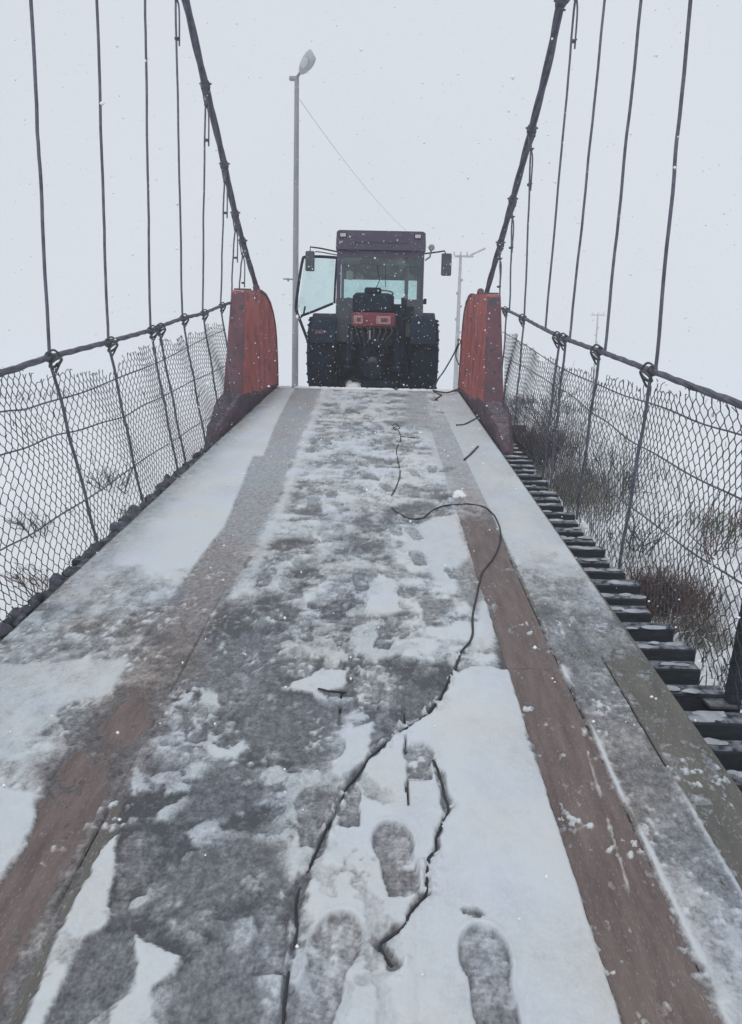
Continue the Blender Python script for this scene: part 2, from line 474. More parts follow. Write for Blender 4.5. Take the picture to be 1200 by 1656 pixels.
while v < 12.2:
    for q in range(rnd.randrange(2, 5)):
        cu, cv, cr_ = rnd.uniform(U1+0.03, 1.53), v+rnd.uniform(-.025, .025), rnd.uniform(.018, .05)
        ring = [(cu+cr_*1.5*cos(a_)*rnd.uniform(.7, 1.2), cv+cr_*.6*sin(a_)*rnd.uniform(.7, 1.2), -0.045) for a_ in np.linspace(0, 2*pi, 9, endpoint=False)]
        capm.add(ring+[(cu, cv, -0.0385+rnd.uniform(0, .004))]+[(x_*.6+cu*.4, y_*.6+cv*.4, -0.0395) for x_, y_, z_ in ring],
                 [(i, (i+1) % 9, 10+(i+1) % 9, 10+i) for i in range(9)]+[(10+i, 10+(i+1) % 9, 9) for i in range(9)])
    link('crossbeam', beam_me[rnd.randrange(9)], None, deck, (rnd.uniform(-.015, .015), v, -0.1085-rnd.uniform(0, .012)), (rnd.uniform(-.05, .05), 0, rnd.uniform(-.012, .012)))
    v += 0.205+rnd.uniform(-0.012, 0.012)
M['grime'] = mat('frozen_grimy_slush', (0.06, 0.062, 0.085), (0.15, 0.155, 0.18), rough=0.9, scale=9, bump=0.6, bscale=30, dust=0.25)
lb = MB()
for k in range(190):
    v = 0.6+k*0.062; u = U0-0.045+rnd.gauss(0, .035)
    sx, sy, sz = rnd.uniform(.02, .055), rnd.uniform(.025, .075), rnd.uniform(.02, .05)
    prof = [(0, 1), (.6, .75), (1, .1), (.8, -.6)]
    vv_, ff_ = [], []
    for j in range(7):
        a_ = 2*pi*j/7
        for r_, h_ in prof: 
            q_ = 1+rnd.uniform(-.2, .2); vv_.append((u+sx*r_*q_*cos(a_), v+sy*r_*q_*sin(a_), -0.032+sz*h_*q_))
    for j in range(7):
        for i in range(3): ff_.append((j*4+i, j*4+i+1, ((j+1) % 7)*4+i+1, ((j+1) % 7)*4+i))
    lb.add(vv_, ff_)
lb.build('frozen_slush', M['grime'], deck, True)['kind'] = 'stuff'
M['dull_snow'] = mat('dull_snow', (0.26, 0.28, 0.32), (0.46, 0.48, 0.52), rough=0.9, scale=14, bump=0.4)
capm.build('snow_on_beams', M['dull_snow'], deck, True)['kind'] = 'stuff'
for x in (-1.45, -0.3, 0.95):
    mb = MB()
    mb.box((x, 6.4, -0.1925), (0.10, 12.0, 0.02), ch=0.002)
    mb.box((x, 6.4, -0.3005), (0.012, 12.0, 0.196))
    mb.box((x, 6.4, -0.409), (0.10, 12.0, 0.02), ch=0.002)
    mb.build('steel_girder', M['steel'], deck)
mb = MB()
mb.tube([(U0-0.02+i*(U1-U0+0.06)/24, VEND+0.03, 0.012+0.004*sin(i*1.7)) for i in range(25)], 0.024, 10)
mb.build('end_bar', M['steel'], deck, True)
mb = MB()
for i in range(60):
    x = rnd.uniform(U0+.05, U1-.05); s = rnd.uniform(0.03, 0.11)
    mb.lathe([(0, 0.012), (s*0.5, 0.010), (s, -0.004), (s, -0.02)], 7, 'z', (x, VEND+0.03+rnd.uniform(-.015, .01), 0.03))
sc = mb.build('snow_ridge', M['snow_clod'], deck, True); sc['kind'] = 'stuff'

# ------------------------------------------------------------------ snow lying on the deck (height field with real thickness)
nu = 520
us = np.linspace(U0-0.012, U1+0.008, nu)
vl = [0.9]
while vl[-1] < VEND-0.01: vl.append(vl[-1]+0.0042*(max(vl[-1], 1.3)/1.3)**1.45)
vsr = np.array(vl); nv = len(vsr)
U, V = np.meshgrid(us, vsr)
# domain warp so that traced shapes get ragged, natural edges
WX = 0.018*fbm(U*14, V*14, 21, 4) + 0.022*fbm(U*4, V*4, 22, 3)
WY = 0.022*fbm(U*12, V*10, 23, 4) + 0.04*fbm(U*3, V*2.5, 24, 3)
UW, VW = U+WX, V+WY*np.clip(V/3, 0.6, 2)

def poly_sd(pts, X, Y):
    """signed distance (positive inside) to a polygon"""
    P = np.array(pts); n = len(P)
    d2 = np.full(X.shape, 1e9); inside = np.zeros(X.shape, bool)
    for i in range(n):
        ax, ay = P[i]; bx, by = P[(i+1) % n]
        ex, ey = bx-ax, by-ay
        t = np.clip(((X-ax)*ex+(Y-ay)*ey)/(ex*ex+ey*ey+1e-12), 0, 1)
        d2 = np.minimum(d2, (X-ax-t*ex)**2+(Y-ay-t*ey)**2)
        c = ((ay > Y) != (by > Y))
        xi = ex*(Y-ay)/(ey if abs(ey) > 1e-12 else 1e-12)+ax
        inside ^= c & (X < xi)
    d = np.sqrt(d2)
    return np.where(inside, d, -d)
def trace(px): return [on_deck(*p) for p in px]

# --- large zones
cen = fbm(UW*5.5, VW*4.0, 31, 5, 0.6)
cen2 = fbm(UW*13, VW*9, 37, 4, 0.6)
fine = fbm(U*60, V*45, 41, 3, 0.7)
rip = fbm(UW*4.5+cen*0.5, VW*9.0, 43, 4, 0.6)
baseW = np.interp(V, [0.9, 1.6, 2.4, 3.2, 4.2, 5.2, 6.5, 8.5, 12.4], [.32, .33, .33, .36, .47, .62, .77, .80, .78])
ampl = np.interp(V, [0.9, 4, 6, 12.4], [.50, .46, .34, .26])
big = np.tanh(2.6*fbm(UW*3.0+1.3*rip, VW*2.6, 33, 3, 0.5))
crease = 1-np.abs(np.tanh(7*fbm(UW*3.4+0.6*cen, VW*5.2+0.8*cen, 35, 3, 0.55)))     # thin curving creases; Wt darkens along them as painted crease shadow
mound = np.tanh(3.0*rip)
Wt = baseW + ampl*(0.55*np.tanh(2.5*cen)+0.50*mound+0.45*big+0.35*np.tanh(3*cen2)) - 0.32*crease**2 - 0.22*(1-np.abs(np.tanh(9*fbm(UW*5.5+0.5*cen, VW*8.5, 133, 3, 0.55))))**2 + 0.07
T = np.maximum(0.009 + 0.007*np.tanh(2.5*cen) + 0.004*np.tanh(3*cen2) + 0.005*mound + 0.005*big - 0.006*crease**2, 0.0015)
edge = 0.014*fine + 0.012*fbm(U*20, V*12, 47, 3)

def put(mask, w, t):
    """lay a zone over what is there"""
    global Wt, T
    Wt = Wt*(1-mask) + w*mask
    T = T*(1-mask) + t*mask
def zone(px, w, t, soft=0.02, warp=1.0, hole=0.0, tex=0.06):
    sd = poly_sd(trace(px), U+WX*warp, V+WY*warp*np.clip(V/3, .6, 2))
    mk = sst(-soft, soft, sd+0.007*fine)
    put(mk, w+tex*cen2, t)
    return sd

# smooth left strip of fresh snow, far half
lt_edge = np.interp(V, [0.9, 2.8, 3.8, 5.0, 7.2, 7.25, 9, 11.6, 12.4], [-1.10, -1.12, -1.12, -1.09, -1.27, -1.17, -1.30, -1.44, -1.46])
lt_in = np.interp(V, [0.9, 2.7, 3.9, 5.3, 8, 11.6, 12.4], [-0.85, -0.86, -0.82, -0.815, -0.90, -1.005, -1.02])
wl = 0.004*fbm(V*6, U*0, 51, 3)+0.5*WX
left = sst(0.012, -0.012, U-lt_edge+wl)
far = sst(3.25, 4.2, V+0.35*cen)
put(left*far, 0.97, 0.017)
# frost thinning towards the board edge and towards the near end
thin = left*sst(-1.50, -1.80, U+0.05*cen)*far
put(thin*0.75, 0.55+0.25*cen2, 0.006)
nearleft = left*(1-far)
put(nearleft, 0.56+0.45*cen2+0.35*rip-0.2*crease**3, 0.009+0.006*cen2-0.004*crease**2)
# the left wheel track: smooth packed snow, further back thin and wet
trk = sst(0.014, -0.014, lt_edge-U+wl)*sst(0.016, -0.016, U-lt_in+WX*0.6)
put(trk*sst(2.6, 3.4, V+0.3*cen), np.interp(V, [3, 4, 5, 7, 12], [.40, .50, .60, .66, .64])+0.05*cen, 0.006)
nearw = trk*(1-sst(2.4, 3.3, V+0.3*cen))
put(nearw*0.9, 0.26+0.12*cen2, 0.0005+0.0035*cen)
# snow bank between the left track and the trampled middle
bk = np.exp(-((U-lt_in-0.06)/0.05)**2)*sst(3.2, 4.5, V)
put(bk*0.8, 0.95, 0.014)
# right side
rt_in, rt_out = 0.595, 0.845
put(sst(0.01, -0.01, 0.86-U+0.3*WX)*sst(3.2, 4.6, V+0.35*cen), 0.90+0.08*cen, 0.012)
put(sst(0.01, -0.01, 0.86-U+0.3*WX)*(1-sst(3.2, 4.4, V+0.35*cen)), 0.55+0.3*cen2, 0.0012+0.003*cen2+0.002*rip+0.0022*fine)
put(sst(0.02, -0.02, 1.068-U)*(1-sst(2.7, 3.3, V+0.2*cen)), 0.5, -0.0022+0.007*cen2+0.005*fine+0.003*rip)
put(sst(0.02, -0.02, 0.86-U)*(1-sst(1.35, 2.0, V+0.35*cen+0.5*(U-1.0))), 0.82+0.15*cen2, 0.005+0.003*cen2)
put(np.exp(-((U-1.068)/0.010)**2)*(1-sst(2.1, 2.4, V))*0.9, 0.95, 0.008)
# lighter, still partly clean band right of the middle, further up
bandm = sst(0.06, 0.16, U+0.15*cen)*sst(0.60, 0.54, U)*sst(2.85, 3.1, V+0.25*cen)*sst(5.4, 4.4, V)
put(bandm*0.92, 0.86+0.75*cen2+0.28*mound-0.35*crease**3, 0.012+0.008*cen2-0.006*crease**2)
# clean snow right of the middle
zone([(575, 1262), (600, 1222), (640, 1185), (700, 1150), (735, 1098), (765, 1082), (825, 1082), (852, 1180), (884, 1290), (932, 1430),
      (990, 1600), (1020, 1700), (480, 1700), (478, 1600), (500, 1560), (505, 1500), (485, 1480), (500, 1400), (530, 1340), (560, 1290)], 0.96, 0.021, 0.014, 0.9, tex=0.05)
slabm = (Wt > 0.85)
T = T+np.where(slabm, 0.0022*fbm(U*9, V*7, 101, 4)+0.0014*fbm(U*26, V*22, 102, 3), 0)
Wt = Wt+np.where(slabm, 0.10*fbm(U*3.2, V*2.2, 103, 4), 0)
zone([(648, 862), (700, 838), (745, 832), (750, 880), (772, 940), (797, 1000), (806, 1040), (770, 1048), (768, 990), (745, 955), (700, 945), (690, 905), (660, 892)], 0.93, 0.014, 0.04)
zone([(690, 700), (735, 690), (780, 760), (800, 830), (760, 812), (730, 800), (700, 740)], 0.88, 0.012, 0.08)
zone([(612, 932), (642, 948), (648, 992), (622, 998), (588, 992), (602, 950)], 0.97, 0.015, 0.015)
zone([(570, 1016), (602, 1006), (612, 1046), (692, 1052), (604, 1076), (572, 1062)], 0.85, 0.013, 0.02)
zone([(468, 1120), (478, 1106), (515, 1092), (562, 1090), (560, 1118), (505, 1126)], 0.97, 0.014, 0.01)
zone([(503, 1122), (520, 1126), (545, 1190), (600, 1172), (604, 1228), (548, 1262), (530, 1255), (552, 1205), (525, 1200)], 0.95, 0.014, 0.01)
zone([(228, 1508), (272, 1528), (302, 1546), (290, 1572), (252, 1600), (262, 1680), (182, 1680), (200, 1622), (226, 1592), (224, 1540)], 0.97, 0.015, 0.008)
zone([(196, 1350), (184, 1440), (176, 1494), (140, 1516), (112, 1580), (88, 1640), (60, 1690), (30, 1690), (78, 1570), (112, 1480), (150, 1400)], 0.96, 0.015, 0.006, 0.6)
zone([(-40, 1262), (20, 1278), (72, 1286), (50, 1340), (32, 1395), (-10, 1440), (-60, 1440)], 0.95, 0.015, 0.012)
zone([(-80, 1082), (100, 1072), (214, 1068), (202, 1098), (186, 1130), (142, 1134), (104, 1162), (52, 1198), (32, 1242), (-60, 1226)], 0.86, 0.014, 0.02, tex=0.16)
zone([(325, 1122), (345, 1118), (360, 1135), (345, 1165), (325, 1175)], 0.9, 0.013, 0.01)
zone([(318, 1196), (360, 1188), (392, 1198), (380, 1226), (340, 1228)], 0.92, 0.013, 0.012)
zone([(300, 1242), (335, 1236), (345, 1255), (310, 1264)], 0.85, 0.012, 0.01)
zone([(425, 1240), (450, 1238), (458, 1262), (440, 1275), (425, 1268)], 0.8, 0.012, 0.01)
zone([(225, 1240), (235, 1262), (220, 1288), (212, 1286)], 0.9, 0.012, 0.008)
zone([(255, 1318), (300, 1290), (318, 1300), (275, 1330), (255, 1335)], 0.85, 0.012, 0.01)
zone([(300, 1345), (360, 1310), (362, 1325), (310, 1365)], 0.8, 0.012, 0.01)
zone([(455, 1400), (478, 1352), (484, 1356), (470, 1420), (462, 1440)], 0.9, 0.012, 0.006)
# small broken remnants of white slush all over the trampled middle
fl_ = fbm(UW*9+0.6*cen, VW*7, 141, 4, 0.6)+0.15*fbm(U*2, V*2, 143, 2)
fm = sst(0.20, 0.27, fl_)*sst(0.16, 0.02, U)*sst(-0.88, -0.78, U)*sst(5.5, 4.0, V)
put(fm*0.85, 0.82+0.3*cen2, 0.013+0.006*cen2)
# dark smooth wet patches
zone([(300, 1060), (420, 1010), (440, 1060), (410, 1130), (300, 1120), (250, 1090)], 0.30, 0.005, 0.04)
zone([(440, 1090), (470, 1130), (560, 1150), (520, 1250), (430, 1220), (380, 1190), (400, 1120)], 0.27, 0.004, 0.04)
zone([(310, 1370), (400, 1345), (455, 1370), (455, 1430), (390, 1455), (270, 1500), (250, 1440)], 0.30, 0.004, 0.03)
zone([(330, 1240), (400, 1230), (420, 1290), (350, 1330), (280, 1330)], 0.24, 0.004, 0.03)
zone([(300, 1560), (380, 1530), (440, 1600), (430, 1690), (260, 1690)], 0.33, 0.004, 0.03)
zone([(640, 1110), (665, 1100), (690, 1120), (707, 1138), (682, 1165), (660, 1170)], 0.26, 0.003, 0.008, 0.5)
zone([(735, 930), (760, 900), (780, 960), (770, 1000), (740, 960)], 0.5, 0.006, 0.03)
zone([(680, 975), (735, 970), (725, 990), (700, 1000), (690, 1020), (680, 1000)], 0.45, 0.006, 0.012)
# grey, greenish trampled board with thin ice in the lower left
zone([(150, 1508), (215, 1508), (228, 1560), (202, 1612), (150, 1660), (85, 1690), (70, 1660), (100, 1600), (125, 1540)], 0.33, 0.002, 0.006, 0.4, tex=0.2)
# streaks of wet board in the left track near the camera (bare)
bare1 = sst(-0.012, 0.012, poly_sd(trace([(62, 1292), (110, 1282), (196, 1290), (190, 1345), (150, 1400), (110, 1480), (70, 1580), (20, 1690), (-160, 1690), (-60, 1500), (0, 1432), (35, 1400), (52, 1335)]), UW, VW))
put(bare1, 0.3, -0.0050+0.008*cen2+0.0045*fine)
put(np.exp(-((U+0.868+WX)/0.034)**2)*sst(2.5, 2.1, V+0.2*cen)*0.95, 0.40+0.4*cen2+0.15*fine, 0.0040+0.005*cen2)
for pg in ([(196, 1112), (250, 1120), (240, 1180), (205, 1210), (160, 1225), (158, 1180), (190, 1150)], [(110, 1215), (165, 1212), (178, 1280), (130, 1292), (100, 1262)]):
    mk = sst(-0.02, 0.02, poly_sd(trace(pg), UW, VW)); put(mk*0.85, 0.25, -0.0030+0.010*cen2+0.004*fine)
# right wheel track: bare brown plank from the middle on
rb = sst(0.006, -0.006, rt_in-U+0.004+0.35*WX)*sst(0.006, -0.006, U-rt_out-0.012+0.3*WX)
fadev = sst(6.2, 4.9, V+0.4*cen)
put(rb*fadev, 0.42+0.3*cen2, -0.0044+0.006*cen2+0.0062*fine+0.002*rip)
put(rb*(1-fadev)*sst(11, 9, V)*0.8, 0.62+0.15*cen2, 0.006)
put(sst(0.05, -0.05, np.abs(U-0.42-0.035*(V-8))-0.16)*sst(8.2, 9.4, V)*0.8, 0.60, 0.007)
# snow tongue inside the right track, a low ridge along a wheel rut
tg = np.exp(-((U-np.interp(V, [1.6, 2.4], [0.735, 0.80]))/0.006)**2)*sst(1.62, 1.7, V)*sst(2.45, 2.3, V)
put(tg*np.clip(0.7+2.5*fbm(V*9, U*0, 66, 3), 0, 1), 0.9, 0.005)
put(np.exp(-((U-0.858-0.3*WX)/0.015)**2)*sst(1.0, 1.2, V)*sst(3.6, 3.0, V)*np.clip(0.75+2*fbm(V*5, U*0, 68, 3), 0, 1), 0.97, 0.008)

# --- footprints: pressed into whatever lies there
def foot(cx, cy, ang=0.0, w=0.052, ln=0.285, white=0.48, press=1.0, heel=1.0):
    """cx,cy: photo position of the middle of the sole"""
    global Wt, T
    u0, v0 = on_deck(cx, cy)
    ca, sa = cos(ang), sin(ang)
    a = (U-u0)*ca+(V-v0)*sa; b = -(U-u0)*sa+(V-v0)*ca
    a = a+WX*0.25; b = b+WY*0.25
    front = np.hypot(a/(w*1.02), (b-ln*0.20)/(ln*0.31))
    back = np.maximum(np.abs(a)/(w*0.80), np.abs(b+ln*0.24)/(ln*0.27))
    back = np.minimum(back, np.hypot(a/(w*.86), (b+ln*0.24)/(ln*0.29)))
    d = np.minimum(front, back) if heel else front
    mk = sst(1.06, 0.94, d)*press
    rim = np.exp(-((d-1.12)/0.09)**2)*press
    tread = 0.5+0.5*np.sin(b*2*pi/0.017+3*a/w)
    tex = 0.22*cen2+0.06*(tread-0.5)*sst(0.95, 0.7, d)+0.12*fine-0.16*sst(0.80, 1.0, d)*sst(1.15,1.0,d)  # last term paints the wall shadow just inside the print's edge
    Wt = Wt*(1-mk)+(white+tex-0.16*sst(-0.15, -0.5, b/ln))*mk
    T = T*(1-mk)+(0.0030+0.0014*tread+0.004*cen2)*mk + 0.0050*rim*(1-mk)*np.clip(0.6+1.6*cen2, 0.1, 1.2)
foot(640, 1392, 0.17, w=0.062, ln=0.30, white=0.60)
foot(791, 1592, 0.02, w=0.064, ln=0.31, white=0.60)
foot(677, 1238, 0.0, w=0.054, ln=0.21, white=0.64)
foot(563, 1308, 0.05, w=0.042, ln=0.21, white=0.52)
foot(530, 1570, -0.22, w=0.064, ln=0.33, white=0.66)
foot(778, 1487, 1.3, w=0.016, ln=0.10, white=0.45, heel=0)
foot(736, 930, 0.1, w=0.06, ln=0.19, white=0.55)
foot(222, 1395, 0.18, w=0.055, ln=0.27, white=0.36)
foot(440, 1500, 0.1, w=0.05, ln=0.29, white=0.44)
foot(128, 1170, 0.5, w=0.07, ln=0.30, white=0.46)
foot(595, 1125, 0.1, w=0.055, ln=0.26, white=0.5)
foot(625, 1032, -0.2, w=0.05, ln=0.28, white=0.42)
foot(676, 905, 0.1, w=0.05, ln=0.28, white=0.6)
for k in range(84):
    vv = rnd.uniform(2.0, 11.5); uu = rnd.uniform(-0.75, 0.30) if vv > 3.1 else rnd.uniform(-0.75, -0.15)
    c = from_deck((uu, vv, 0)); q = RC.T @ (c-CAMP)
    foot(600+FOC*q[0]/-q[2], 828-FOC*q[1]/-q[2], rnd.gauss(0, 0.35), w=0.05, ln=0.27,
         white=float(np.interp(vv, [2, 5, 11], [.34, .5, .64]))+rnd.uniform(-.08, .08), press=rnd.uniform(.45, .95), heel=rnd.random() < .75)
for px_, py_ in ((645, 745), (668, 765), (700, 760), (655, 720), (690, 790), (660, 790), (640, 860), (725, 760)):
    foot(px_, py_, rnd.gauss(0, .3), w=0.045, ln=0.26, white=0.58, press=0.8)

# grooves melted and pressed where the cables lie
CABLE_A = [(634, 690), (640, 686), (646, 694), (640, 698), (636, 692), (645, 700), (648, 712), (641, 730), (647, 765), (641, 790), (632, 808), (634, 822), (648, 834),
           (663, 840), (674, 841), (686, 838), (700, 827), (720, 820), (750, 817), (780, 821), (797, 834), (808, 857), (808, 880),
           (797, 905), (781, 925), (775, 945), (770, 970), (764, 1000), (764, 1030), (757, 1046), (747, 1057), (735, 1085),
           (720, 1115), (708, 1138), (680, 1168), (655, 1182), (640, 1190), (620, 1208), (600, 1226), (577, 1258), (563, 1275),
           (545, 1310), (525, 1350), (505, 1395), (484, 1440), (478, 1475), (480, 1510), (470, 1560), (462, 1610), (456, 1690)]
CABLE_B = [(700, 1236), (712, 1262), (719, 1290), (725, 1312), (715, 1338), (705, 1358), (704, 1382), (692, 1396), (690, 1432), (688, 1452),
           (672, 1468), (660, 1485), (656, 1500), (630, 1518), (615, 1530), (624, 1552), (634, 1566)]
def groove(px, hw, vmax, dark, rag):
    global T, Wt
    P = [on_deck(*p) for p in px]
    d = np.full(U.shape, 9.0)
    rows = np.where(vsr < vmax)[0][-1]+1
    Us, Vs = U[:rows]+WX[:rows]*rag, V[:rows]+WX[:rows]*rag*0.7
    for (ax, ay), (bx, by) in zip(P[:-1], P[1:]):
        if min(ay, by) > vmax: continue
        ex, ey = bx-ax, by-ay
        t = np.clip(((Us-ax)*ex+(Vs-ay)*ey)/(ex*ex+ey*ey+1e-12), 0, 1)
        d[:rows] = np.minimum(d[:rows], np.hypot(Us-ax-t*ex, Vs-ay-t*ey))
    w = hw*np.clip(1+1.4*fbm(U*16, V*14, 111, 3), 0.25, 2)
    g = sst(1.25, 0.6, d/w)
    T = T*(1-g)+np.minimum(T, 0.0025+0.003*cen2)*g
    Wt = Wt*(1-g*dark)+0.25*g*dark
    near = sst(3.2, 1.2, d/w)
    cl = np.clip(fbm(U*40, V*34, 113, 3, 0.6)-0.10, 0, 1)*near*np.clip(0.4+2.2*fbm(U*6, V*5, 115, 2), 0, 1)
    T = T+0.060*cl
    Wt = Wt+2.5*cl-0.25*np.clip(fbm(U*45, V*38, 117, 2), 0, 1)*near
groove(CABLE_A[30:], 0.013, 3.3, 0.75, 0.35)
groove(CABLE_B, 0.012, 3.3, 0.75, 0.35)
# small crumbs kicked up along the edges of the trampled part
lump = np.clip(fbm(U*34, V*30, 61, 3, 0.6)-0.16, 0, 1)
crumbz = sst(0.9, 0.5, Wt)*sst(5.5, 3.0, V)*np.clip(0.3+fbm(U*5, V*4, 63, 2), 0, 1)
T = T + 0.024*lump*crumbz
Wt = Wt + 2.2*lump*crumbz
Wt = Wt + 0.16*fine*sst(0.97, 0.7, Wt)*sst(6, 3.5, V)
T = T + 0.0022*fine*sst(1.0, 0.6, Wt) + 0.0008*fbm(U*9, V*7, 65, 3)
# plank seams and end joints let the thin snow drop
for s in SEAMS[1:-1]:
    g = np.exp(-((U-s)/0.0045)**2)
    kk = (1.0 if s in (-0.14, 0.12, 1.068, -0.86) else 0.35)*sst(4.5, 2.6, V)*np.clip(0.55+1.6*fbm(V*2.2, U*0+s*50, 67, 3), 0, 1)
    T = T - g*0.011*kk*(0.3+0.7*sst(0.9, 0.5, Wt))
    Wt = Wt - 0.25*g*kk*sst(0.98, 0.6, Wt)
T = T - 0.008*np.exp(-((V-3.03-0.03*cen)/0.008)**2)*sst(1.0, 0.7, Wt)*np.clip(0.5+2*fbm(U*2.5, V*0, 69, 3), 0, 1)
# open slot beside the seam through the clean snow, and the dark slot in the right boards
def slot(u, v0, v1, hw, dep=0.05):
    global T
    T = np.where((np.abs(U-u+0.15*WX) < hw) & (V > v0) & (V < v1), T-dep, T)
slot(0.12, 2.05, 2.20, 0.0045); slot(0.12, 2.36, 2.46, 0.005); slot(0.12, 2.53, 2.64, 0.005)
slot(1.068, 2.33, 2.83, 0.006)

# thinner snow reads greyer, deeper snow whiter
Wt = Wt*np.clip(0.62+T*55, 0.55, 1.0)
# snow sags over the deck edges
ed = np.maximum(sst(0.03, -0.012, U-U0+0.012-0.012*(1+fbm(V*3, U*0, 71, 3))), sst(0.028, -0.01, U1-U-0.0*(1+fbm(V*3, U*0, 72, 3))))
Z = np.where(T > 0, T, T*1.0)
Z = np.maximum(Z, -0.045)*(1-ed)-0.03*ed*np.sign(1)
Z = np.where((U < U0+0.002) | (U > U1-0.002), -0.03, Z)
SNOW_Z = Z
def snow_at(u, v):
    i = int(np.clip(np.searchsorted(vsr, v), 0, nv-1)); j = int(np.clip(np.searchsorted(us, u), 0, nu-1))
    return float(max(SNOW_Z[i, j], 0.0))
# vertices fully below the planks are dropped
vs_ = np.stack([U, V, Z], -1).reshape(-1, 3)
idx = np.arange(nu*nv).reshape(nv, nu)
f_ = np.stack([idx[:-1, :-1], idx[:-1, 1:], idx[1:, 1:], idx[1:, :-1]], -1).reshape(-1, 4)
zf = Z.reshape(-1)
f_ = f_[(zf[f_] > -0.001).any(axis=1)]
used = np.zeros(nu*nv, bool); used[f_.ravel()] = True
remap = np.cumsum(used)-1
f_ = remap[f_]; vs_ = vs_[used]
me = fast_mesh('snow_cover', vs_, f_)
a = me.attributes.new('white', 'FLOAT', 'POINT')
a.data.foreach_set('value', np.clip(Wt, 0, 1).reshape(-1)[used].astype(np.float32))
dirt = 0.9*np.exp(-((U+0.97+0.05*cen)/0.17)**2)*sst(6.5, 2.6, V) + 0.8*np.exp(-((U-0.74)/0.13)**2)*sst(8.5, 5, V)
dirt = (dirt + 0.35*np.clip(fbm(U*2.2, V*1.6, 121, 3)*2, 0, 1))*sst(0.98, 0.6, Wt) + 0.10*np.exp(-((U-0.58)/0.03)**2)
a = me.attributes.new('dirt', 'FLOAT', 'POINT')
a.data.foreach_set('value', np.clip(dirt, 0, 1).reshape(-1)[used].astype(np.float32))
snow = link('snow_cover', me, M['snow'], None, None, (SLOPE, 0, 0))
tag(snow, 'trodden snow and grey slush with boot prints lying over the bridge planks', 'snow', kind='stuff')

# ------------------------------------------------------------------ loose wires lying on the deck
def deck_wire(name, px, r, label, dips=(), lift=0.004, extra=None, parent=None, rf=None):
    pts = []
    raw = [on_deck(*p) for p in px]
    sp = smooth_path([(a, b, 0) for a, b in raw], 7)
    n = len(sp)
    for i, p in enumerate(sp):
        t = i/(n-1)
        z = snow_at(p.x, p.y)
        z += lift + 0.004*sin(i*0.9) + 0.003*sin(i*2.3+1)
        for d0, d1 in dips:
            if d0 <= t <= d1: z = -0.006
        pts.append((p.x, p.y, z))
    zz = [p[2] for p in pts]
    zz = [sum(zz[max(0, i-2):i+3])/len(zz[max(0, i-2):i+3]) for i in range(n)]
    mb = MB(); mb.tube([(p[0], p[1], z) for p, z in zip(pts, zz)], [r*(rf(p[1]) if rf else 1) for p in pts], 7)
    if extra:
        for e in extra:
            e2 = [on_deck(*q) for q in e]
            mb.tube([(a, b, snow_at(a, b)+r*0.7) for a, b in e2], r*0.85, 6)
    o = mb.build(name, M['black'], parent, True, None, (SLOPE, 0, 0))
    if label: tag(o, label, 'cable')
    return o
deck_wire('loose_cable', CABLE_A,
          0.0062, 'long black cable winding down the snowy deck from a small loop', dips=((0.205, 0.222), (0.715, 0.745), (0.83, 0.845), (0.885, 0.90), (0.95, 0.965)), rf=lambda v: float(np.interp(v, [1.5, 2.2, 2.7], [0.62, 0.7, 1.0])),
          extra=[[(648, 708), (660, 709), (671, 709)], [(647, 715), (656, 715)]])
deck_wire('loose_cable', CABLE_B,
          0.0045, 'thin black cable half sunk in clean snow beside the boot prints', dips=(), lift=0.002)
deck_wire('stick', [(514, 1121), (535, 1122), (561, 1121)], 0.0045, 'short dark stick lying across the snow left of the plank seam')['category'] = 'stick'
deck_wire('stick', [(738, 690), (752, 688), (771, 678)], 0.011, 'dark bent stick near the foot of the right red block')['category'] = 'stick'
deck_wire('stick', [(751, 746), (762, 736), (773, 724)], 0.012, 'dark stick lying on the clean snow by the right deck edge')['category'] = 'stick'
mb = MB()
for i in range(3):
    u, v = on_deck((742, 748, 737)[i], (802, 805, 806)[i])
    s = (0.05, 0.035, 0.03)[i]
    mb.lathe([(0, s*.8), (s*.6, s*.62), (s, s*.2), (s*.9, -0.01)], 9, 'z', (u, v, 0.012))
o = mb.build('snow_lump', M['snow_clod'], None, True, None, (SLOPE, 0, 0))
tag(o, 'small white snow lump just above the arc of the black cable', 'snow lump')

# ------------------------------------------------------------------ suspension cables and hangers
def rope(mb, path, R, r, n, twist, sides=6):
    """n strands laid round a path"""
    P = [Vector(p) for p in path]
    L = [0]
    for i in range(1, len(P)): L.append(L[-1]+(P[i]-P[i-1]).length)
    for k in range(n):
        pts = []
        for i, p in enumerate(P):
            t = (P[min(i+1, len(P)-1)]-P[max(i-1, 0)]).normalized()
            a = t.cross(Vector((1, 0, 0.01))).normalized(); b = t.cross(a)
            th = 2*pi*k/n+L[i]*twist
            pts.append(p+(a*cos(th)+b*sin(th))*R)
        mb.tube(pts, r, sides)

def cable_line(px, X):
    P = [at_x(a, b, X) for a, b in px]
    # carry on towards the tower behind the camera
    d = P[0]-P[1]; d = d/np.linalg.norm(d); d[0] = 0.035*(1 if X > 0 else -1)
    ext = []
    for k in (6, 5, 4, 3, 2, 1):
        q = P[0]+d*k*1.15; q[2] -= 0.004*k*k
        ext.append(q)
    return smooth_path([tuple(q) for q in ext]+[tuple(q) for q in P], 10)

XL, XR = -2.0, 1.53
cabL = cable_line([(300, 0), (322, 95), (358, 245), (384, 360), (412, 455), (418, 478)], XL)
cabR = cable_line([(908, 0), (886, 105), (849, 250), (816, 370), (790, 462), (786, 482)], XR)
def cable_z(path, Y):
    best = min(range(len(path)-1), key=lambda i: abs((path[i].y+path[i+1].y)/2-Y))
    a, b = path[best], path[best+1]
    t = (Y-a.y)/((b.y-a.y) or 1e-6)
    return a.lerp(b, max(-0.5, min(1.5, t)))

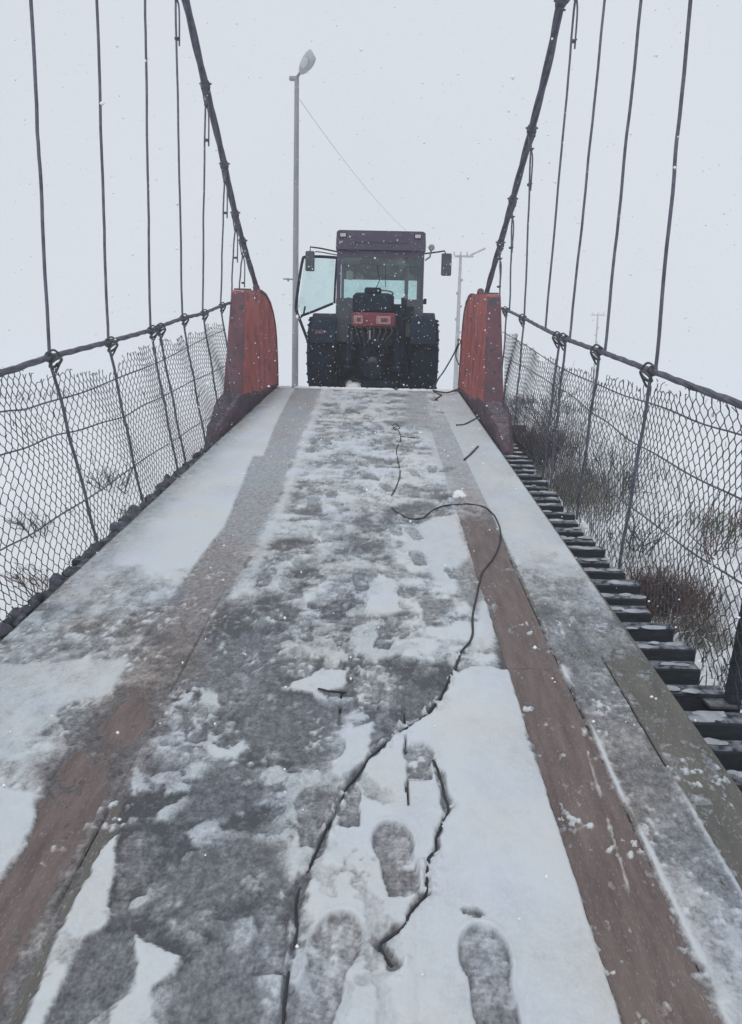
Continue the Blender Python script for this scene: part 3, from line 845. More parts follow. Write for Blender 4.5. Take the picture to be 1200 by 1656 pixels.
def hanger(parent, px, X, topY_path, handp, footp, double=None, seed=0):
    """rod from the main cable to the hand cable"""
    rr = random.Random(seed)
    hp = Vector(handp)
    pts = [hp]
    top = None
    for p in reversed(px):
        pts.append(Vector(at_y(p[0], p[1], hp.y)))
    mb = MB()
    sp = smooth_path(pts, 8)
    sp = [p+Vector((rr.uniform(-.0035, .0035), rr.uniform(-.003, .003), 0)) for p in sp]
    mb.tube(sp, 0.0115, 7)
    # eye, tail and grips where the rod meets the hand cable
    c = hp
    mb.tube([c+Vector((0.03*cos(t), 0.03*sin(t)*0.6, 0.035*sin(t))) for t in np.linspace(0, 5.6, 14)], 0.010, 6)
    return mb.build('hanger_rod', M['cable'], parent, True)

def make_cable(path, X, label, hangers, railpath, side):
    root = empty('suspension_cable', tuple(path[-1]))
    tag(root, label, 'suspension cable')
    inv = Matrix.Translation(-Vector(path[-1]))
    mb = MB(); rope(mb, path, 0.022, 0.019, 4, 3.0, 7)
    def fin(mb, name, m=M['cable']):
        mb.v = [tuple(inv @ Vector(v)) for v in mb.v]
        return mb.build(name, m, root, True)
    fin(mb, 'main_rope')
    for k, (Yh, rail, ptop, mid) in enumerate(hangers):
        rr = random.Random(k*7+side+5)
        mb = MB()
        top = cable_z(path, Yh)
        R0 = Vector(rail)
        P = [R0] + [Vector(q) for q in mid] + [Vector(ptop) if ptop is not None else top-Vector((0, 0, 0.16))]
        sp = smooth_path(P, 10) if len(P) > 2 else [P[0].lerp(P[1], t/24) for t in range(25)]
        n = len(sp)
        sp = [p+Vector((0.0022*sin(i*0.8+k)+rr.uniform(-.0012, .0012), rr.uniform(-.001, .001), 0)) for i, p in enumerate(sp)]
        mb.tube(sp, 0.0105, 7)
        ptp = sp[-1]
        # loop over the main cable and the doubled tail
        ctr = top
        loop = [ptp, ptp.lerp(ctr, 0.55)+Vector((0.03, 0, 0)), ctr+Vector((0.045, 0, -0.01)), ctr+Vector((0.02, 0, 0.05)),
                ctr+Vector((-0.02, 0, 0.05)), ctr+Vector((-0.045, 0, -0.01)), ptp.lerp(ctr, 0.5)+Vector((-0.028, 0, 0)), ptp+Vector((-0.012, 0.01, -0.02)),
                ptp+Vector((0.026, 0.012, -0.12)), ptp+Vector((0.024, 0.012, -0.46))]
        mb.tube(smooth_path(loop, 6), 0.0085, 6)
        fin(mb, 'hanger_rod')
        mb = MB()
        for dz in (-0.04, -0.40):
            mb.box(tuple(ptp+Vector((0.004, 0.006, dz))), (0.045, 0.035, 0.026), ch=0.005)
            mb.tube([ptp+Vector((0.0, -0.012, dz)), ptp+Vector((0.035, -0.02, dz+.004))], 0.006, 6)
            fin(mb, 'rope_grip', M['steel'])
            mb = MB()
        mb.box(tuple(ctr+Vector((0, 0, 0.0))), (0.095, 0.10, 0.09), ch=0.02)
        mb.tube([ctr+Vector((-.065, 0, .012)), ctr+Vector((.068, 0, .012))], 0.009, 6)
        mb.tube([ctr+Vector((-.02, -.03, -.06)), ctr+Vector((.04, -.03, -.08))], 0.009, 6)
        fin(mb, 'cable_clamp', M['steel'])
    return root

# hand cables (top rail of the side fences)
railpxL = [(0, 604), (80, 578), (175, 553), (243, 534), (295, 515), (328, 507), (357, 495), (372, 490)]
railpxR = [(1200, 655), (1055, 600), (970, 568), (915, 548), (882, 533), (848, 515), (820, 502), (806, 497)]
def rail_path(px, X0):
    P = [at_x(a, b, X0) for a, b in px]
    d = (P[0]-P[2]); d /= np.linalg.norm(d)
    ext = [P[0]+d*k*0.8+np.array([0, 0, 0.015*k*k]) for k in (4, 3, 2, 1)]
    return [tuple(q) for q in ext]+[tuple(q) for q in P]
RLX, RRX = -2.06, 1.56
railL = rail_path(railpxL, RLX)
railR = rail_path(railpxR, RRX)
rL, rR = smooth_path(railL, 6), smooth_path(railR, 6)
def on_rail(px, py, X): return at_x(px, py, X)

def hang_list(spec, X, RX, path):
    # second item: photo column where the rod leaves the frame at the top (0 = it ends on the cable in view)
    out = []
    for rail, tops in spec:
        r = at_x(rail[0], rail[1], RX)
        Y = r[1]
        top = cable_z(path, Y)
        # inner bends of the rod follow the lean from the hand cable to the main cable
        if tops:
            m = Vector(at_y(tops, 0, Y))
            e = m + (m-Vector(r))*((top.z-0.2-m.z)/(m.z-r[2]))
            if top.z-m.z < 0.35: e = m+Vector((0, 0, 0.06))
            out.append((Y, r, e, [Vector(r).lerp(m, 0.5)+Vector((rnd.uniform(-.003, .003), 0, 0)), m] if e is not None else [Vector(r).lerp(m, 0.5)]))
        else:
            m = Vector(r).lerp(top, 0.5)+Vector((rnd.uniform(-.003, .003), 0, 0))
            out.append((Y, r, None, [m]))
    return out
hL = hang_list([((80, 578), 50), ((175, 555), 157), ((243, 535), 235), ((295, 515), 284), ((328, 508), 0), ((357, 495), 0), ((374, 489), 0), ((386, 484), 0)], XL, RLX, cabL)
hR = hang_list([((1060, 600), 1117), ((978, 570), 1037), ((921, 550), 978), ((882, 533), 930), ((848, 515), 0), ((824, 504), 0), ((808, 498), 0)], XR, RRX, cabR)
make_cable(cabL, XL, 'thick stranded suspension cable on the left, rising from the left red block', hL, rL, 1)
make_cable(cabR, XR, 'thick stranded suspension cable on the right, rising from the right red block', hR, rR, 2)

# ------------------------------------------------------------------ side fences
def fence(side, rail, RX, footX, wires, posts, topfn, label, v0, v1, seed):
    rr = random.Random(seed)
    root = empty('mesh_fence', tuple(rail[-1]))
    tag(root, label, 'fence', 'wire mesh fences along the bridge')
    off = Vector(rail[-1])
    def fin(mb, name, m=M['cable'], smooth=True):
        mb.v = [tuple(Vector(v)-off) for v in mb.v]
        return mb.build(name, m, root, smooth)
    mb = MB(); rope(mb, rail, 0.0085, 0.0125, 3, 8.0, 6)
    fin(mb, 'hand_cable')
    railD = [to_deck(p) for p in rail]
    rv = np.array([p[1] for p in railD]); rw = np.array([p[2] for p in railD])
    order = np.argsort(rv); rv, rw = rv[order], rw[order]
    def railw(v): return float(np.interp(v, rv, rw))
    def plane_x(v, w):
        h = railw(v)
        return footX+(RX-footX)*max(0.0, min(1.1, w/h))
    # clips on the hand cable
    for (rp, fp) in posts:
        c = Vector(at_x(rp[0], rp[1], RX))
        mb = MB()
        s = side
        mb.box(tuple(c), (0.05, 0.06, 0.06), ch=0.014)
        mb.tube([c+Vector((0.03*s*cos(t)+0.02*s, 0.055*sin(t)+0.04, -0.03+0.03*cos(t))) for t in np.linspace(0, 2*pi, 12, endpoint=False)], 0.009, 6, closed=True)
        mb.tube(smooth_path([c+Vector((0.0, -0.05, 0.02)), c+Vector((0.035*s, -0.01, 0.045)), c+Vector((0.05*s, 0.05, 0.0)), c+Vector((0.02*s, 0.08, -0.05)), c+Vector((-0.01*s, 0.10, -0.09))], 5), 0.007, 6)
        fin(mb, 'rail_clip', M['steel'])
        d = to_deck(c)
        b = Vector(from_deck((footX, d[1]+fp, -0.06)))
        mb = MB()
        n = 14
        mb.tube([c.lerp(b, i/n)+Vector((0.004*sin(i*1.1+c.y), rr.uniform(-.004, .004), 0)) for i in range(n+1)], 0.0105, 7)
        fin(mb, 'stay_rod')
    # horizontal line wires
    for wpx in wires:
        P = []
        for a, b in wpx:
            X = RX
            for _ in range(6):
                q = to_deck(at_x(a, b, X)); X = plane_x(q[1], q[2])
            P.append(Vector(at_x(a, b, X)))
        d = (P[0]-P[1]).normalized()
        P = [P[0]+d*2.2, P[0]+d*1.0]+P
        sp = smooth_path([tuple(p) for p in P], 8)
        mb = MB(); mb.tube([p+Vector((0, 0, 0.006*sin(i*0.9))) for i, p in enumerate(sp)], 0.0048, 6)
        fin(mb, 'line_wire')
    # hexagonal wire netting
    mb = MB()
    cw, chh = 0.036, 0.094
    n = int((v1-v0)/cw)
    for k in range(n):
        vv0 = v0+k*cw
        topw = topfn(vv0)
        rows = int(topw/chh*2)+1
        pts = []
        for j in range(rows*1+1):
            sgn = 1 if (j+k) % 2 else -1
            for q in (0.0, 0.40):
                w = -0.03+(j+q)*chh/2
                v = vv0+sgn*cw*0.5*0.93
                pts.append((v, w))
        # loose curled end on top
        ang = rr.uniform(-1.2, 1.2)
        lv, lw = pts[-1]
        pts.append((lv+0.03*sin(ang), lw+0.03*cos(ang)))
        pts.append((lv+0.05*sin(ang)+rr.uniform(-.02, .02), lw+0.03*cos(ang)+rr.uniform(-.02, .01)))
        P3 = []
        for (v, w) in pts:
            sag = 0.022*math.sin(v*2.1+seed)*math.sin(w*3.0)+0.018*math.sin(v*5.3+w*4+seed)
            dv = 0.020*math.sin(w*7+v*1.7+seed)+0.012*math.sin(w*15+v*4)
            dw = 0.016*math.sin(v*6.1+w*3)+rr.uniform(-.004, .004)
            P3.append(from_deck((plane_x(v, w)+sag, v+dv+rr.uniform(-.003, .003), w+dw)))
        mb.tube(P3, 0.0027, 3, cap=False)
    o = fin(mb, 'wire_netting', M['mesh'], False)
    return root

SC = 0.4
wiresL = [[(0, 668), (96, 646), (240, 592), (364, 532)], [(0, 738), (100, 702), (192, 676), (264, 640), (364, 592)], [(0, 892), (120, 820), (268, 720), (348, 670)]]
wiresR = [[(1200, 706), (1049, 652), (922, 602), (813, 536)], [(1200, 810), (1041, 725), (964, 671), (898, 623), (813, 575)], [(1200, 946), (1022, 822), (895, 714), (832, 660)]]
postsL = [((80, 578), 0.05), ((175, 555), 0.0), ((243, 535), 0.0), ((256, 531), 0.05), ((295, 515), 0.05), ((328, 507), 0.0), ((357, 495), 0.0)]
postsR = [((1055, 600), 0.1), ((970, 568), 0.1), ((915, 548), 0.0), ((905, 545), 0.1), ((848, 515), 0.05), ((820, 502), 0.0)]
def topL(v): return float(np.interp(v, [1, 3.8, 4.4, 5.0, 5.6, 6.3, 7.0, 8.0, 9, 10], [1.14, 1.16, 1.10, 1.02, 0.98, 1.10, 1.08, 1.10, 1.14, 1.15]))+0.02*sin(v*11)
def topR(v): return float(np.interp(v, [1, 3.6, 4.4, 5.2, 6.2, 7.0, 8.0, 9, 10], [1.14, 1.15, 1.10, 1.04, 1.0, 0.98, 1.02, 1.1, 1.12]))+0.02*sin(v*9+1)
fence(1, rL, RLX, -1.885, wiresL, postsL, topL, 'wire mesh fence with hand cable along the left edge of the bridge', 1.2, 9.6, 3)
fence(-1, rR, RRX, 1.545, wiresR, postsR, topR, 'wire mesh fence with hand cable along the right edge of the bridge', 1.2, 9.7, 5)

# dark steel stanchion at the right frame edge
b0 = from_deck((1.475, 2.90, -0.05))
t0 = at_y(1200, 962, float(from_deck((1.6, 2.9, 0))[1]))
st = empty('steel_stanchion', tuple(b0))
tag(st, 'dark upright steel stanchion on the beam ends at the right', 'post')
mb = MB(); dvec = Vector(t0)-Vector(b0)
b1 = Vector((0.125, 0.05, 0.0)); 
mb.prism([(0.0, -0.03), (0.05, -0.03), (0.05, 0.03), (0.0, 0.03)], 'z', -0.15, 0.66)
mb.v = [(x+0.06+0.10*max(0, z), y, z) for x, y, z in mb.v]
mb.build('upright', M['beam'], st)
mb = MB(); mb.box((0.06, 0, -0.02), (0.16, 0.10, 0.014), ch=0.002); mb.build('foot_plate', M['steel'], st)

# ------------------------------------------------------------------ red anchor blocks
def anchor(side, Xin, Y0, Y1, label):
    """tapered block with rounded far top corner; inner face towards the road"""
    s = side                                        # +1: right of the road, -1: left
    z0 = 0.95; zt = 2.975
    root = empty('anchor_block', (Xin, Y0, z0))
    tag(root, label, 'anchor block', 'red anchor blocks of the suspension bridge')
    # outline in the Y-Z plane
    L = Y1-Y0
    H = 2.975-z0
    out = [(-0.50, 0.0), (-0.30, 0.75), (-0.02, H-0.02), (0.03, H+0.005), (1.35, H+0.18), (1.85, H+0.185), (2.3, H+0.11), (2.62, H-0.02), (2.85, H-0.19),
           (2.98, H-0.42), (3.06, H-0.85), (3.08, 0.6), (3.08, 0.0)]
    if s > 0:                                        # this one is squarer at the back
        out[4:10] = [(1.9, H+0.25), (2.25, H+0.26), (2.6, H+0.20), (2.82, H+0.08), (2.95, H-0.12), (3.02, H-0.42)]
    bm = bmesh.new()
    def xi(z): return 0.02*s*0 + s*0.035*(z/(zt-z0))      # inner face leans a little outwards
    def xo(z): return s*(0.295-0.085*(z/(zt-z0)))           # outer face leans in
    va = [bm.verts.new((xi(z), y, z)) for y, z in out]
    vb = [bm.verts.new((xo(z), y, z)) for y, z in out]
    n = len(out)
    fi = bm.faces.new(va); fo = bm.faces.new(list(reversed(vb)))
    for i in range(n):
        bm.faces.new((va[i], vb[i], vb[(i+1) % n], va[(i+1) % n]))
    bmesh.ops.recalc_face_normals(bm, faces=bm.faces)
    bmesh.ops.bevel(bm, geom=[e for e in bm.edges], offset=0.012, segments=2, affect='EDGES')
    bmesh.ops.triangulate(bm, faces=[f for f in bm.faces if len(f.verts) > 4])
    me = bpy.data.meshes.new('body'); bm.to_mesh(me); bm.free()
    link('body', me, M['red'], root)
    # front plate a few mm proud, shade of this face painted as darker red
    mb = MB()
    def fp(x0, x1, y, z): return None
    vsf = []
    for z in (0.05, 0.75, zt-z0-0.04):
        y = (-0.50+0.20*z/0.75 if z <= 0.75 else -0.30+0.28*(z-0.75)/(H-0.77)) - 0.007
        vsf += [(xi(z)+s*0.012, y, z), (xo(z)-s*0.012, y, z)]
    mb.add(vsf+[(x, y+0.004, z) for x, y, z in vsf], [(0, 1, 3, 2), (2, 3, 5, 4), (6, 8, 9, 7), (8, 10, 11, 9), (0, 6, 7, 1), (4, 5, 11, 10), (0, 2, 8, 6), (2, 4, 10, 8), (1, 7, 9, 3), (3, 9, 11, 5)])
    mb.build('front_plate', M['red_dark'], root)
    # cap plate on the outer half of the top
    mb = MB(); mb.box((s*0.135, 0.42, H+0.068), (0.13, 0.62, 0.02), Matrix.Rotation(0.131, 3, 'X'), ch=0.004)
    mb.build('cap_plate', M['steel'], root)
    # socket the cable enters
    mb = MB(); mb.tube([(s*0.13, 1.75, H+0.10), (s*0.13, 1.48, H+0.24)], 0.052, 14)
    mb.build('cable_socket', M['red_dark'], root, True)
    # flange bar following the rounded back and a weld bead down the front corner
    mb = MB()
    fl = out[4:]
    vf = []
    for i, (y, z) in enumerate(fl):
        for (dx, dd) in ((-0.012, -0.03), (-0.012, 0.012), (0.05, 0.012), (0.05, -0.03)):
            vf.append((s*dx+xi(z), y+dd*(0.2 if i < 2 else 1.0), z+dd*(1.0 if i < 3 else 0.4)))
    mb.add(vf, [(i*4+j, i*4+(j+1) % 4, (i+1)*4+(j+1) % 4, (i+1)*4+j) for i in range(len(fl)-1) for j in range(4)]+[(0, 1, 2, 3)])
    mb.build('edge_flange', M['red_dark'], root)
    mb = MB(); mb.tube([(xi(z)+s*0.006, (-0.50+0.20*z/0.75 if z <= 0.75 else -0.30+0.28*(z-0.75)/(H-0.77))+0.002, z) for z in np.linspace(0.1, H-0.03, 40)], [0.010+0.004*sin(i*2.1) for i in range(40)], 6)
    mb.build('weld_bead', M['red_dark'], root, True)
    # bolts on the front plate and inner face
    for (x, z) in ((0.13, 0.80), (0.14, 1.02), (0.20, 1.62), (0.10, 1.30)):
        mb = MB(); mb.lathe([(0, -0.022), (0.014, -0.022), (0.016, -0.006), (0.016, 0.01)], 6, 'y', (s*x, -0.30+0.28*(z-0.75)/(H-0.77), z))
        mb.build('bolt', M['lens' if z < 1 else 'steel'], root)
    # plinth: grimy concrete skirt round the foot of the block, sloping with the deck
    mb = MB()
    zr = random.Random(side+9)
    nv_ = 26
    ring = []
    for i in range(nv_):
        v = (Y0-2.1)+(Y1-Y0+2.0)*i/(nv_-1)
        w = float(np.interp(v, [Y0-2.1, Y0-1.9, Y0-1.3, Y0-.6, Y0, Y0+1.0, Y1], [0.00, 0.08, 0.17, 0.27, 0.27, 0.15, 0.03]))+zr.uniform(-.02, .02)
        zt_ = float(from_deck((0, v, w))[2])-z0
        wo = float(np.interp(v, [Y0-2.1, Y0-1.5, Y0-0.6], [0.10, 0.20, 0.305]))+zr.uniform(-.012, .012); wi = -0.012+zr.uniform(-.006, .004)
        ring.append([(s*(wi), v-Y0, -0.9), (s*wi, v-Y0, zt_-0.04), (s*(wi+0.03), v-Y0, zt_), (s*(wo-0.04), v-Y0, zt_+zr.uniform(-.02, .02)), (s*wo, v-Y0, zt_-0.06), (s*(wo+0.04), v-Y0, -0.9)])
    mb.add([p for r in ring for p in r], [(i*6+j, i*6+j+1, (i+1)*6+j+1, (i+1)*6+j) for i in range(nv_-1) for j in range(5)]+[tuple(range(6)), tuple((nv_-1)*6+j for j in range(6))])
    mb.build('plinth', M['plinth'], root)
    return root
aL = anchor(-1, -1.835, 9.95, 13.0, 'red painted anchor block on the left, its rounded back beside the street lamp pole')
aR = anchor(1, 1.315, 9.85, 12.9, 'red painted anchor block on the right, near the hanging black wire')
mb = MB(); mb.box((0.50, -0.1, 0.28), (0.22, 0.14, 0.09), ch=0.01); mb.build('bracket', M['plinth'], aR)
mb = MB(); mb.box((0.50, -0.1, 0.34), (0.20, 0.12, 0.02), ch=0.008); mb.build('snow_cap', M['snow_clod'], aR)

# ------------------------------------------------------------------ tractor
K = 0.01176
def tx(px): return (px-602)*K
def tz(py): return (628-py)*K
TR = empty('tractor', (-0.2, 14.55, ROADZ+0.02), (0, 0, 0))
tag(TR, 'dark tractor seen from behind, left cab door swung open, beyond the deck end', 'tractor')
def wheel(cx, cy, r, w, name='wheel'):
    root = MB()
    # tyre carcass
    mb = MB()
    h = w/2
    prof = [(r*0.56, -h*0.82), (r*0.66, -h*0.98), (r*0.86, -h), (r*0.93, -h*0.88), (r*0.955, -h*0.4), (r*0.96, 0), (r*0.955, h*0.4), (r*0.93, h*0.88), (r*0.86, h), (r*0.66, h*0.98), (r*0.56, h*0.82), (r*0.56, -h*0.82)]
    mb.lathe(prof, 44, 'x')
    nl = 22
    for k in range(nl):
        for s in (-1, 1):
            a0 = 2*pi*(k+(0.5 if s > 0 else 0))/nl
            pts = []
            for i in range(4):
                t = i/3
                a = a0+t*0.30
                x = s*(0.02+t*(h-0.02))
                rr_ = r*(0.975-0.03*t*t)
                pts.append((x, rr_*cos(a), rr_*sin(a)))
            # bar lug as a flattened tube
            mb.tube(pts, [0.028, 0.030, 0.030, 0.026], 4)
    o = mb.build(name, M['tyre'], TR, False, (cx, cy, r))
    mb = MB()
    mb.lathe([(r*0.57, -h*0.8), (r*0.53, -h*0.7), (r*0.50, -0.05), (r*0.30, -0.03), (r*0.14, -0.05), (0.0, -0.05)], 28, 'x')
    mb.lathe([(r*0.57, h*0.8), (r*0.53, h*0.7), (r*0.50, 0.05), (r*0.30, 0.03), (r*0.14, 0.05), (0.0, 0.05)], 28, 'x')
    mb.build('rim', M['tractor_red'], o, True)
    return o
wheel(-0.985, 0, 0.74, 0.50)
wheel(0.985, 0, 0.74, 0.50)
wheel(-0.86, 2.45, 0.48, 0.34)
wheel(0.86, 2.45, 0.48, 0.34)
# fenders
for s in (-1, 1):
    mb = MB()
    xa, xb = (0.72, 1.16)
    pts_o, n = [], 14
    zt_ = 1.46 if s < 0 else 1.54
    R = 0.83 if s < 0 else 0.88
    A = [radians(a) for a in np.linspace(165, 20, n)]
    for th, Rr in ((0, R), (1, R-0.018)):
        for a in A:
            for x in (xa, xb):
                pts_o.append((s*x, Rr*cos(a+0), 0.72+Rr*sin(a)*0.98))
    fs = []
    for i in range(n-1):
        a = i*2
        fs += [(a, a+1, a+3, a+2), (2*n+a, 2*n+a+2, 2*n+a+3, 2*n+a+1), (a, a+2, 2*n+a+2, 2*n+a), (a+1, 2*n+a+1, 2*n+a+3, a+3)]
    fs += [(0, 2*n, 2*n+1, 1), (2*n-2, 2*n-1, 4*n-1, 4*n-2)]
    mb.add(pts_o, fs)
    # inner side wall of the fender
    mb.prism([(R*cos(a), 0.72+R*sin(a)*0.98) for a in A]+[(0.5, 0.7), (-0.5, 0.7)], 'x', s*0.70, s*0.722)
    mb.build('fender', M['tractor_dark'], TR)
    mb = MB(); mb.box((s*0.99, -0.735, 1.12), (0.16, 0.04, 0.07), ch=0.008)
    mb.build('tail_light', M['red_dark'], TR)
CX = 0.09
# cab
x0, x1 = tx(540), tx(682)                    # -0.73 .. 0.94
cabm = (x0+x1)/2; cwid = x1-x0
yr, yf = -0.35, 1.10
mb = MB()
zr0, zr1 = tz(402), tz(373)
ro = [(x0+0.0, zr0), (x0-0.0, zr0+0.10), (x0+0.012, zr1-0.03), (x0+0.06, zr1), (x1-0.06, zr1), (x1-0.012, zr1-0.03), (x1, zr0+0.10), (x1, zr0)]
mb.prism(ro, 'y', yr-0.09, yf+0.12)
mb.build('roof', M['cab'], TR)
mb = MB()
mb.box((cabm, yr-0.098, zr0+0.14), (cwid*0.60, 0.014, 0.02))
mb.build('roof_trim', M['cab_panel'], TR)
for px in (551, 669):
    mb = MB(); mb.box((tx(px), yr-0.10, tz(381)), (0.13, 0.04, 0.085), ch=0.012)
    o = mb.build('work_light', M['tractor_dark'], TR)
    mb = MB(); mb.box((tx(px), yr-0.122, tz(381)), (0.105, 0.006, 0.062), ch=0.002); mb.build('lens', M['pale'], o)
zb = tz(476)
pil = [((x0+0.055, yr), (x0+0.0, yr), 0.075), ((x1-0.05, yr), (x1, yr), 0.065), ((x0+0.05, yf), None, 0.06), ((x1-0.05, yf), None, 0.06), ((x0+0.04, 0.5), None, 0.05)]
for (xx, yy), _, w in pil:
    if xx < -0.6 and abs(yy-0.5) < 0.01: continue          # no middle pillar where the door is open
    mb = MB(); mb.box((xx, yy, (zb+zr0)/2-0.05), (w, 0.06, zr0-zb+0.10), ch=0.012); mb.build('pillar', M['cab'], TR)
mb = MB(); mb.box((cabm, yr+0.0, zr0-0.065), (cwid-0.13, 0.05, 0.13), ch=0.01); mb.build('window_header', M['cab'], TR)
mb = MB(); mb.box((cabm, yr, tz(410)), (cwid-0.13, 0.03, 0.02)); 
mb.box((cabm, yf, zr0-0.16), (cwid-0.12, 0.05, 0.30), ch=0.01); mb.box((cabm, yf, zb+0.02), (cwid-0.12, 0.05, 0.10), ch=0.01)
mb.build('windscreen_frame', M['cab'], TR)
mb = MB(); mb.box((cabm, (yr+yf)/2, zr0-0.012), (cwid-0.04, yf-yr, 0.02)); mb.build('headliner', M['cab_panel'], TR)
mb = MB(); mb.box((cabm, yr-0.012, (zb+zr0-0.13)/2), (cwid-0.14, 0.008, zr0-0.13-zb)); mb.build('rear_window', M['glass'], TR)
mb = MB(); mb.box((cabm, yf+0.03, (zb+zr0-0.3)/2), (cwid-0.14, 0.008, zr0-0.26-zb)); mb.build('windscreen', M['glass'], TR)
mb = MB(); mb.box((x1-0.03, (yr+yf)/2, (zb+zr0)/2), (0.008, yf-yr-0.08, zr0-zb)); mb.build('side_window', M['glass'], TR)
# inner pillar of the right door, seen through the rear window
mb = MB(); mb.box((tx(655), 0.35, (zb+zr0)/2-0.02), (0.075, 0.05, zr0-zb), ch=0.01); mb.build('pillar', M['cab'], TR)
# wiper and aerial behind the glass
mb = MB(); mb.tube([(tx(606), yr-0.035, tz(424)), (tx(610), yr-0.035, tz(448)), (tx(602), yr-0.035, tz(466))], 0.008, 5)
mb.tube([(tx(619), yr-0.03, tz(426)), (tx(620), yr-0.03, tz(458))], 0.006, 5)
mb.build('wiper', M['tractor_dark'], TR)
# seat, wheel, console inside
mb = MB(); mb.box((tx(599), -0.10, tz(483)), (0.74, 0.20, 0.44), Matrix.Rotation(-0.1, 3, 'X'), ch=0.06); mb.box((tx(598), 0.45, tz(500)), (0.52, 0.5, 0.14), ch=0.05)
mb.box((tx(598), 0.25, tz(459)), (0.30, 0.10, 0.10), ch=0.03)
mb.build('seat', M['tractor_dark'], TR)
mb = MB()
mb.tube([(tx(615)+0.22*cos(t), 0.78+0.07*sin(t), tz(455)+0.07*sin(t)) for t in np.linspace(0, 2*pi, 24, endpoint=False)], 0.016, 6, closed=True)
mb.tube([(tx(615), 0.80, tz(455)), (tx(615), 0.95, tz(490))], 0.03, 8)
mb.build('steering_wheel', M['tractor_dark'], TR)
mb = MB(); mb.box((tx(600), 0.98, tz(476)), (0.85, 0.16, 0.24), ch=0.05); mb.box((tx(560), 0.2, tz(484)), (0.14, 0.5, 0.3), ch=0.03); mb.build('dashboard', M['tractor_dark'], TR)
mb = MB(); mb.box((tx(561), -0.02, tz(436)), (0.13, 0.04, 0.17), ch=0.02); mb.build('fan_panel', M['pale'], TR)
# lower cab rear wall
mb = MB()
mb.box((x0+0.19, yr-0.01, (zb+tz(545))/2), (0.36, 0.05, zb-tz(545)), ch=0.015)
mb.build('rear_panel', M['cab_panel'], TR)
mb = MB()
mb.box((x1-0.17, yr-0.01, (zb+tz(535))/2), (0.32, 0.05, zb-tz(535)), ch=0.015)
mb.build('rear_panel', M['cab_panel'], TR)
mb = MB(); mb.box((tx(601), yr-0.045, (tz(468)+tz(500))/2), (0.78, 0.10, 0.36), ch=0.05); mb.box((tx(600), yr-0.03, tz(464)), (0.32, 0.09, 0.12), ch=0.03)
mb.build('seat_back', M['tractor_dark'], TR)
mb = MB(); mb.box((cabm, yr+0.03, (zb+tz(530))/2-0.05), (cwid-0.1, 0.05, 0.56), ch=0.01); mb.build('rear_bulkhead', M['tractor_dark'], TR)
mb = MB(); mb.box((tx(648), yr-0.06, (tz(474)+tz(530))/2), (0.06, 0.05, 0.66), ch=0.01); mb.box((tx(660), yr-0.05, tz(500)), (0.14, 0.04, 0.30), ch=0.01); mb.build('hose_bracket', M['tractor_dark'], TR)
# cab floor and base
mb = MB(); mb.box((cabm, 0.4, tz(530)), (cwid-0.1, 1.4, 0.10), ch=0.02); mb.build('cab_floor', M['tractor_dark'], TR)
# red valve box with two pale plates
mb = MB(); mb.box((tx(602), yr-0.14, tz(511)), (0.82, 0.20, 0.27), ch=0.025)
vb_ = mb.build('valve_box', M['tractor_red'], TR)
for px, w in ((578, 0.17), (618, 0.27)):
    mb = MB(); mb.box((tx(px), yr-0.246, tz(511)), (w, 0.012, 0.15), ch=0.003); mb.build('plate', M['plate'], vb_)
    mb = MB(); mb.box((tx(px)+0.01, yr-0.256, tz(511)), (w*0.45, 0.01, 0.07), ch=0.002); mb.build('plate_inset', M['tractor_red'], vb_)
mb = MB(); mb.box((tx(596), yr-0.20, tz(534)), (0.05, 0.03, 0.17), ch=0.006); mb.build('valve_lever', M['pale'], TR)
# transmission, axle, linkage
mb = MB()
mb.box((0, -0.02, 0.78), (0.55, 0.75, 0.62), ch=0.08)
mb.tube([(-1.0, 0, 0.74), (1.0, 0, 0.74)], 0.14, 14)
mb.box((0, -0.30, 1.05), (0.78, 0.26, 0.30), ch=0.04)
mb.box((0, 0.2, 1.18), (1.35, 0.9, 0.30), ch=0.04)
mb.box((0, 0.32, 0.62), (1.40, 0.3, 0.95), ch=0.04)
mb.box((0, 0.42, 0.12), (1.36, 0.12, 0.20), ch=0.02)
for s in (-1, 1):
    mb.box((s*0.50, -0.18, 0.85), (0.26, 0.34, 0.62), ch=0.04)
    mb.tube([(s*0.62, -0.15, 0.35), (s*0.62, -0.15, 0.95)], 0.09, 8)
mb.build('rear_axle', M['tractor_dark'], TR)
for s in (-1, 1):
    mb = MB()
    mb.tube([(s*0.30, -0.30, 1.18), (s*0.44, -0.74, 1.24)], 0.042, 8)
    mb.tube([(s*0.44, -0.74, 1.24), (s*0.46, -0.78, 0.50)], 0.024, 8)
    mb.tube([(s*0.32, -0.20, 0.50), (s*0.46, -0.78, 0.47), (s*0.48, -1.02, 0.46)], 0.036, 8)
    mb.lathe([(0.025, -0.03), (0.055, -0.03), (0.055, 0.03), (0.025, 0.03)], 12, 'x', (s*0.48, -1.05, 0.46))
    mb.build('lift_arm', M['tractor_dark'], TR, True)
mb = MB(); mb.tube([(0, -0.42, 1.0), (0.02, -0.80, 0.92)], 0.035, 8); mb.tube([(0.02, -0.5, 0.985), (0.02, -0.7, 0.945)], 0.05, 8); mb.build('top_link', M['tractor_dark'], TR, True)
mb = MB(); mb.box((0, -0.62, 0.30), (0.10, 0.75, 0.05), ch=0.01); mb.box((0, -0.6, 0.42), (0.34, 0.16, 0.22), ch=0.02)
mb.box((0, -0.75, 0.20), (0.95, 0.08, 0.10), ch=0.015); mb.build('drawbar', M['tractor_dark'], TR)
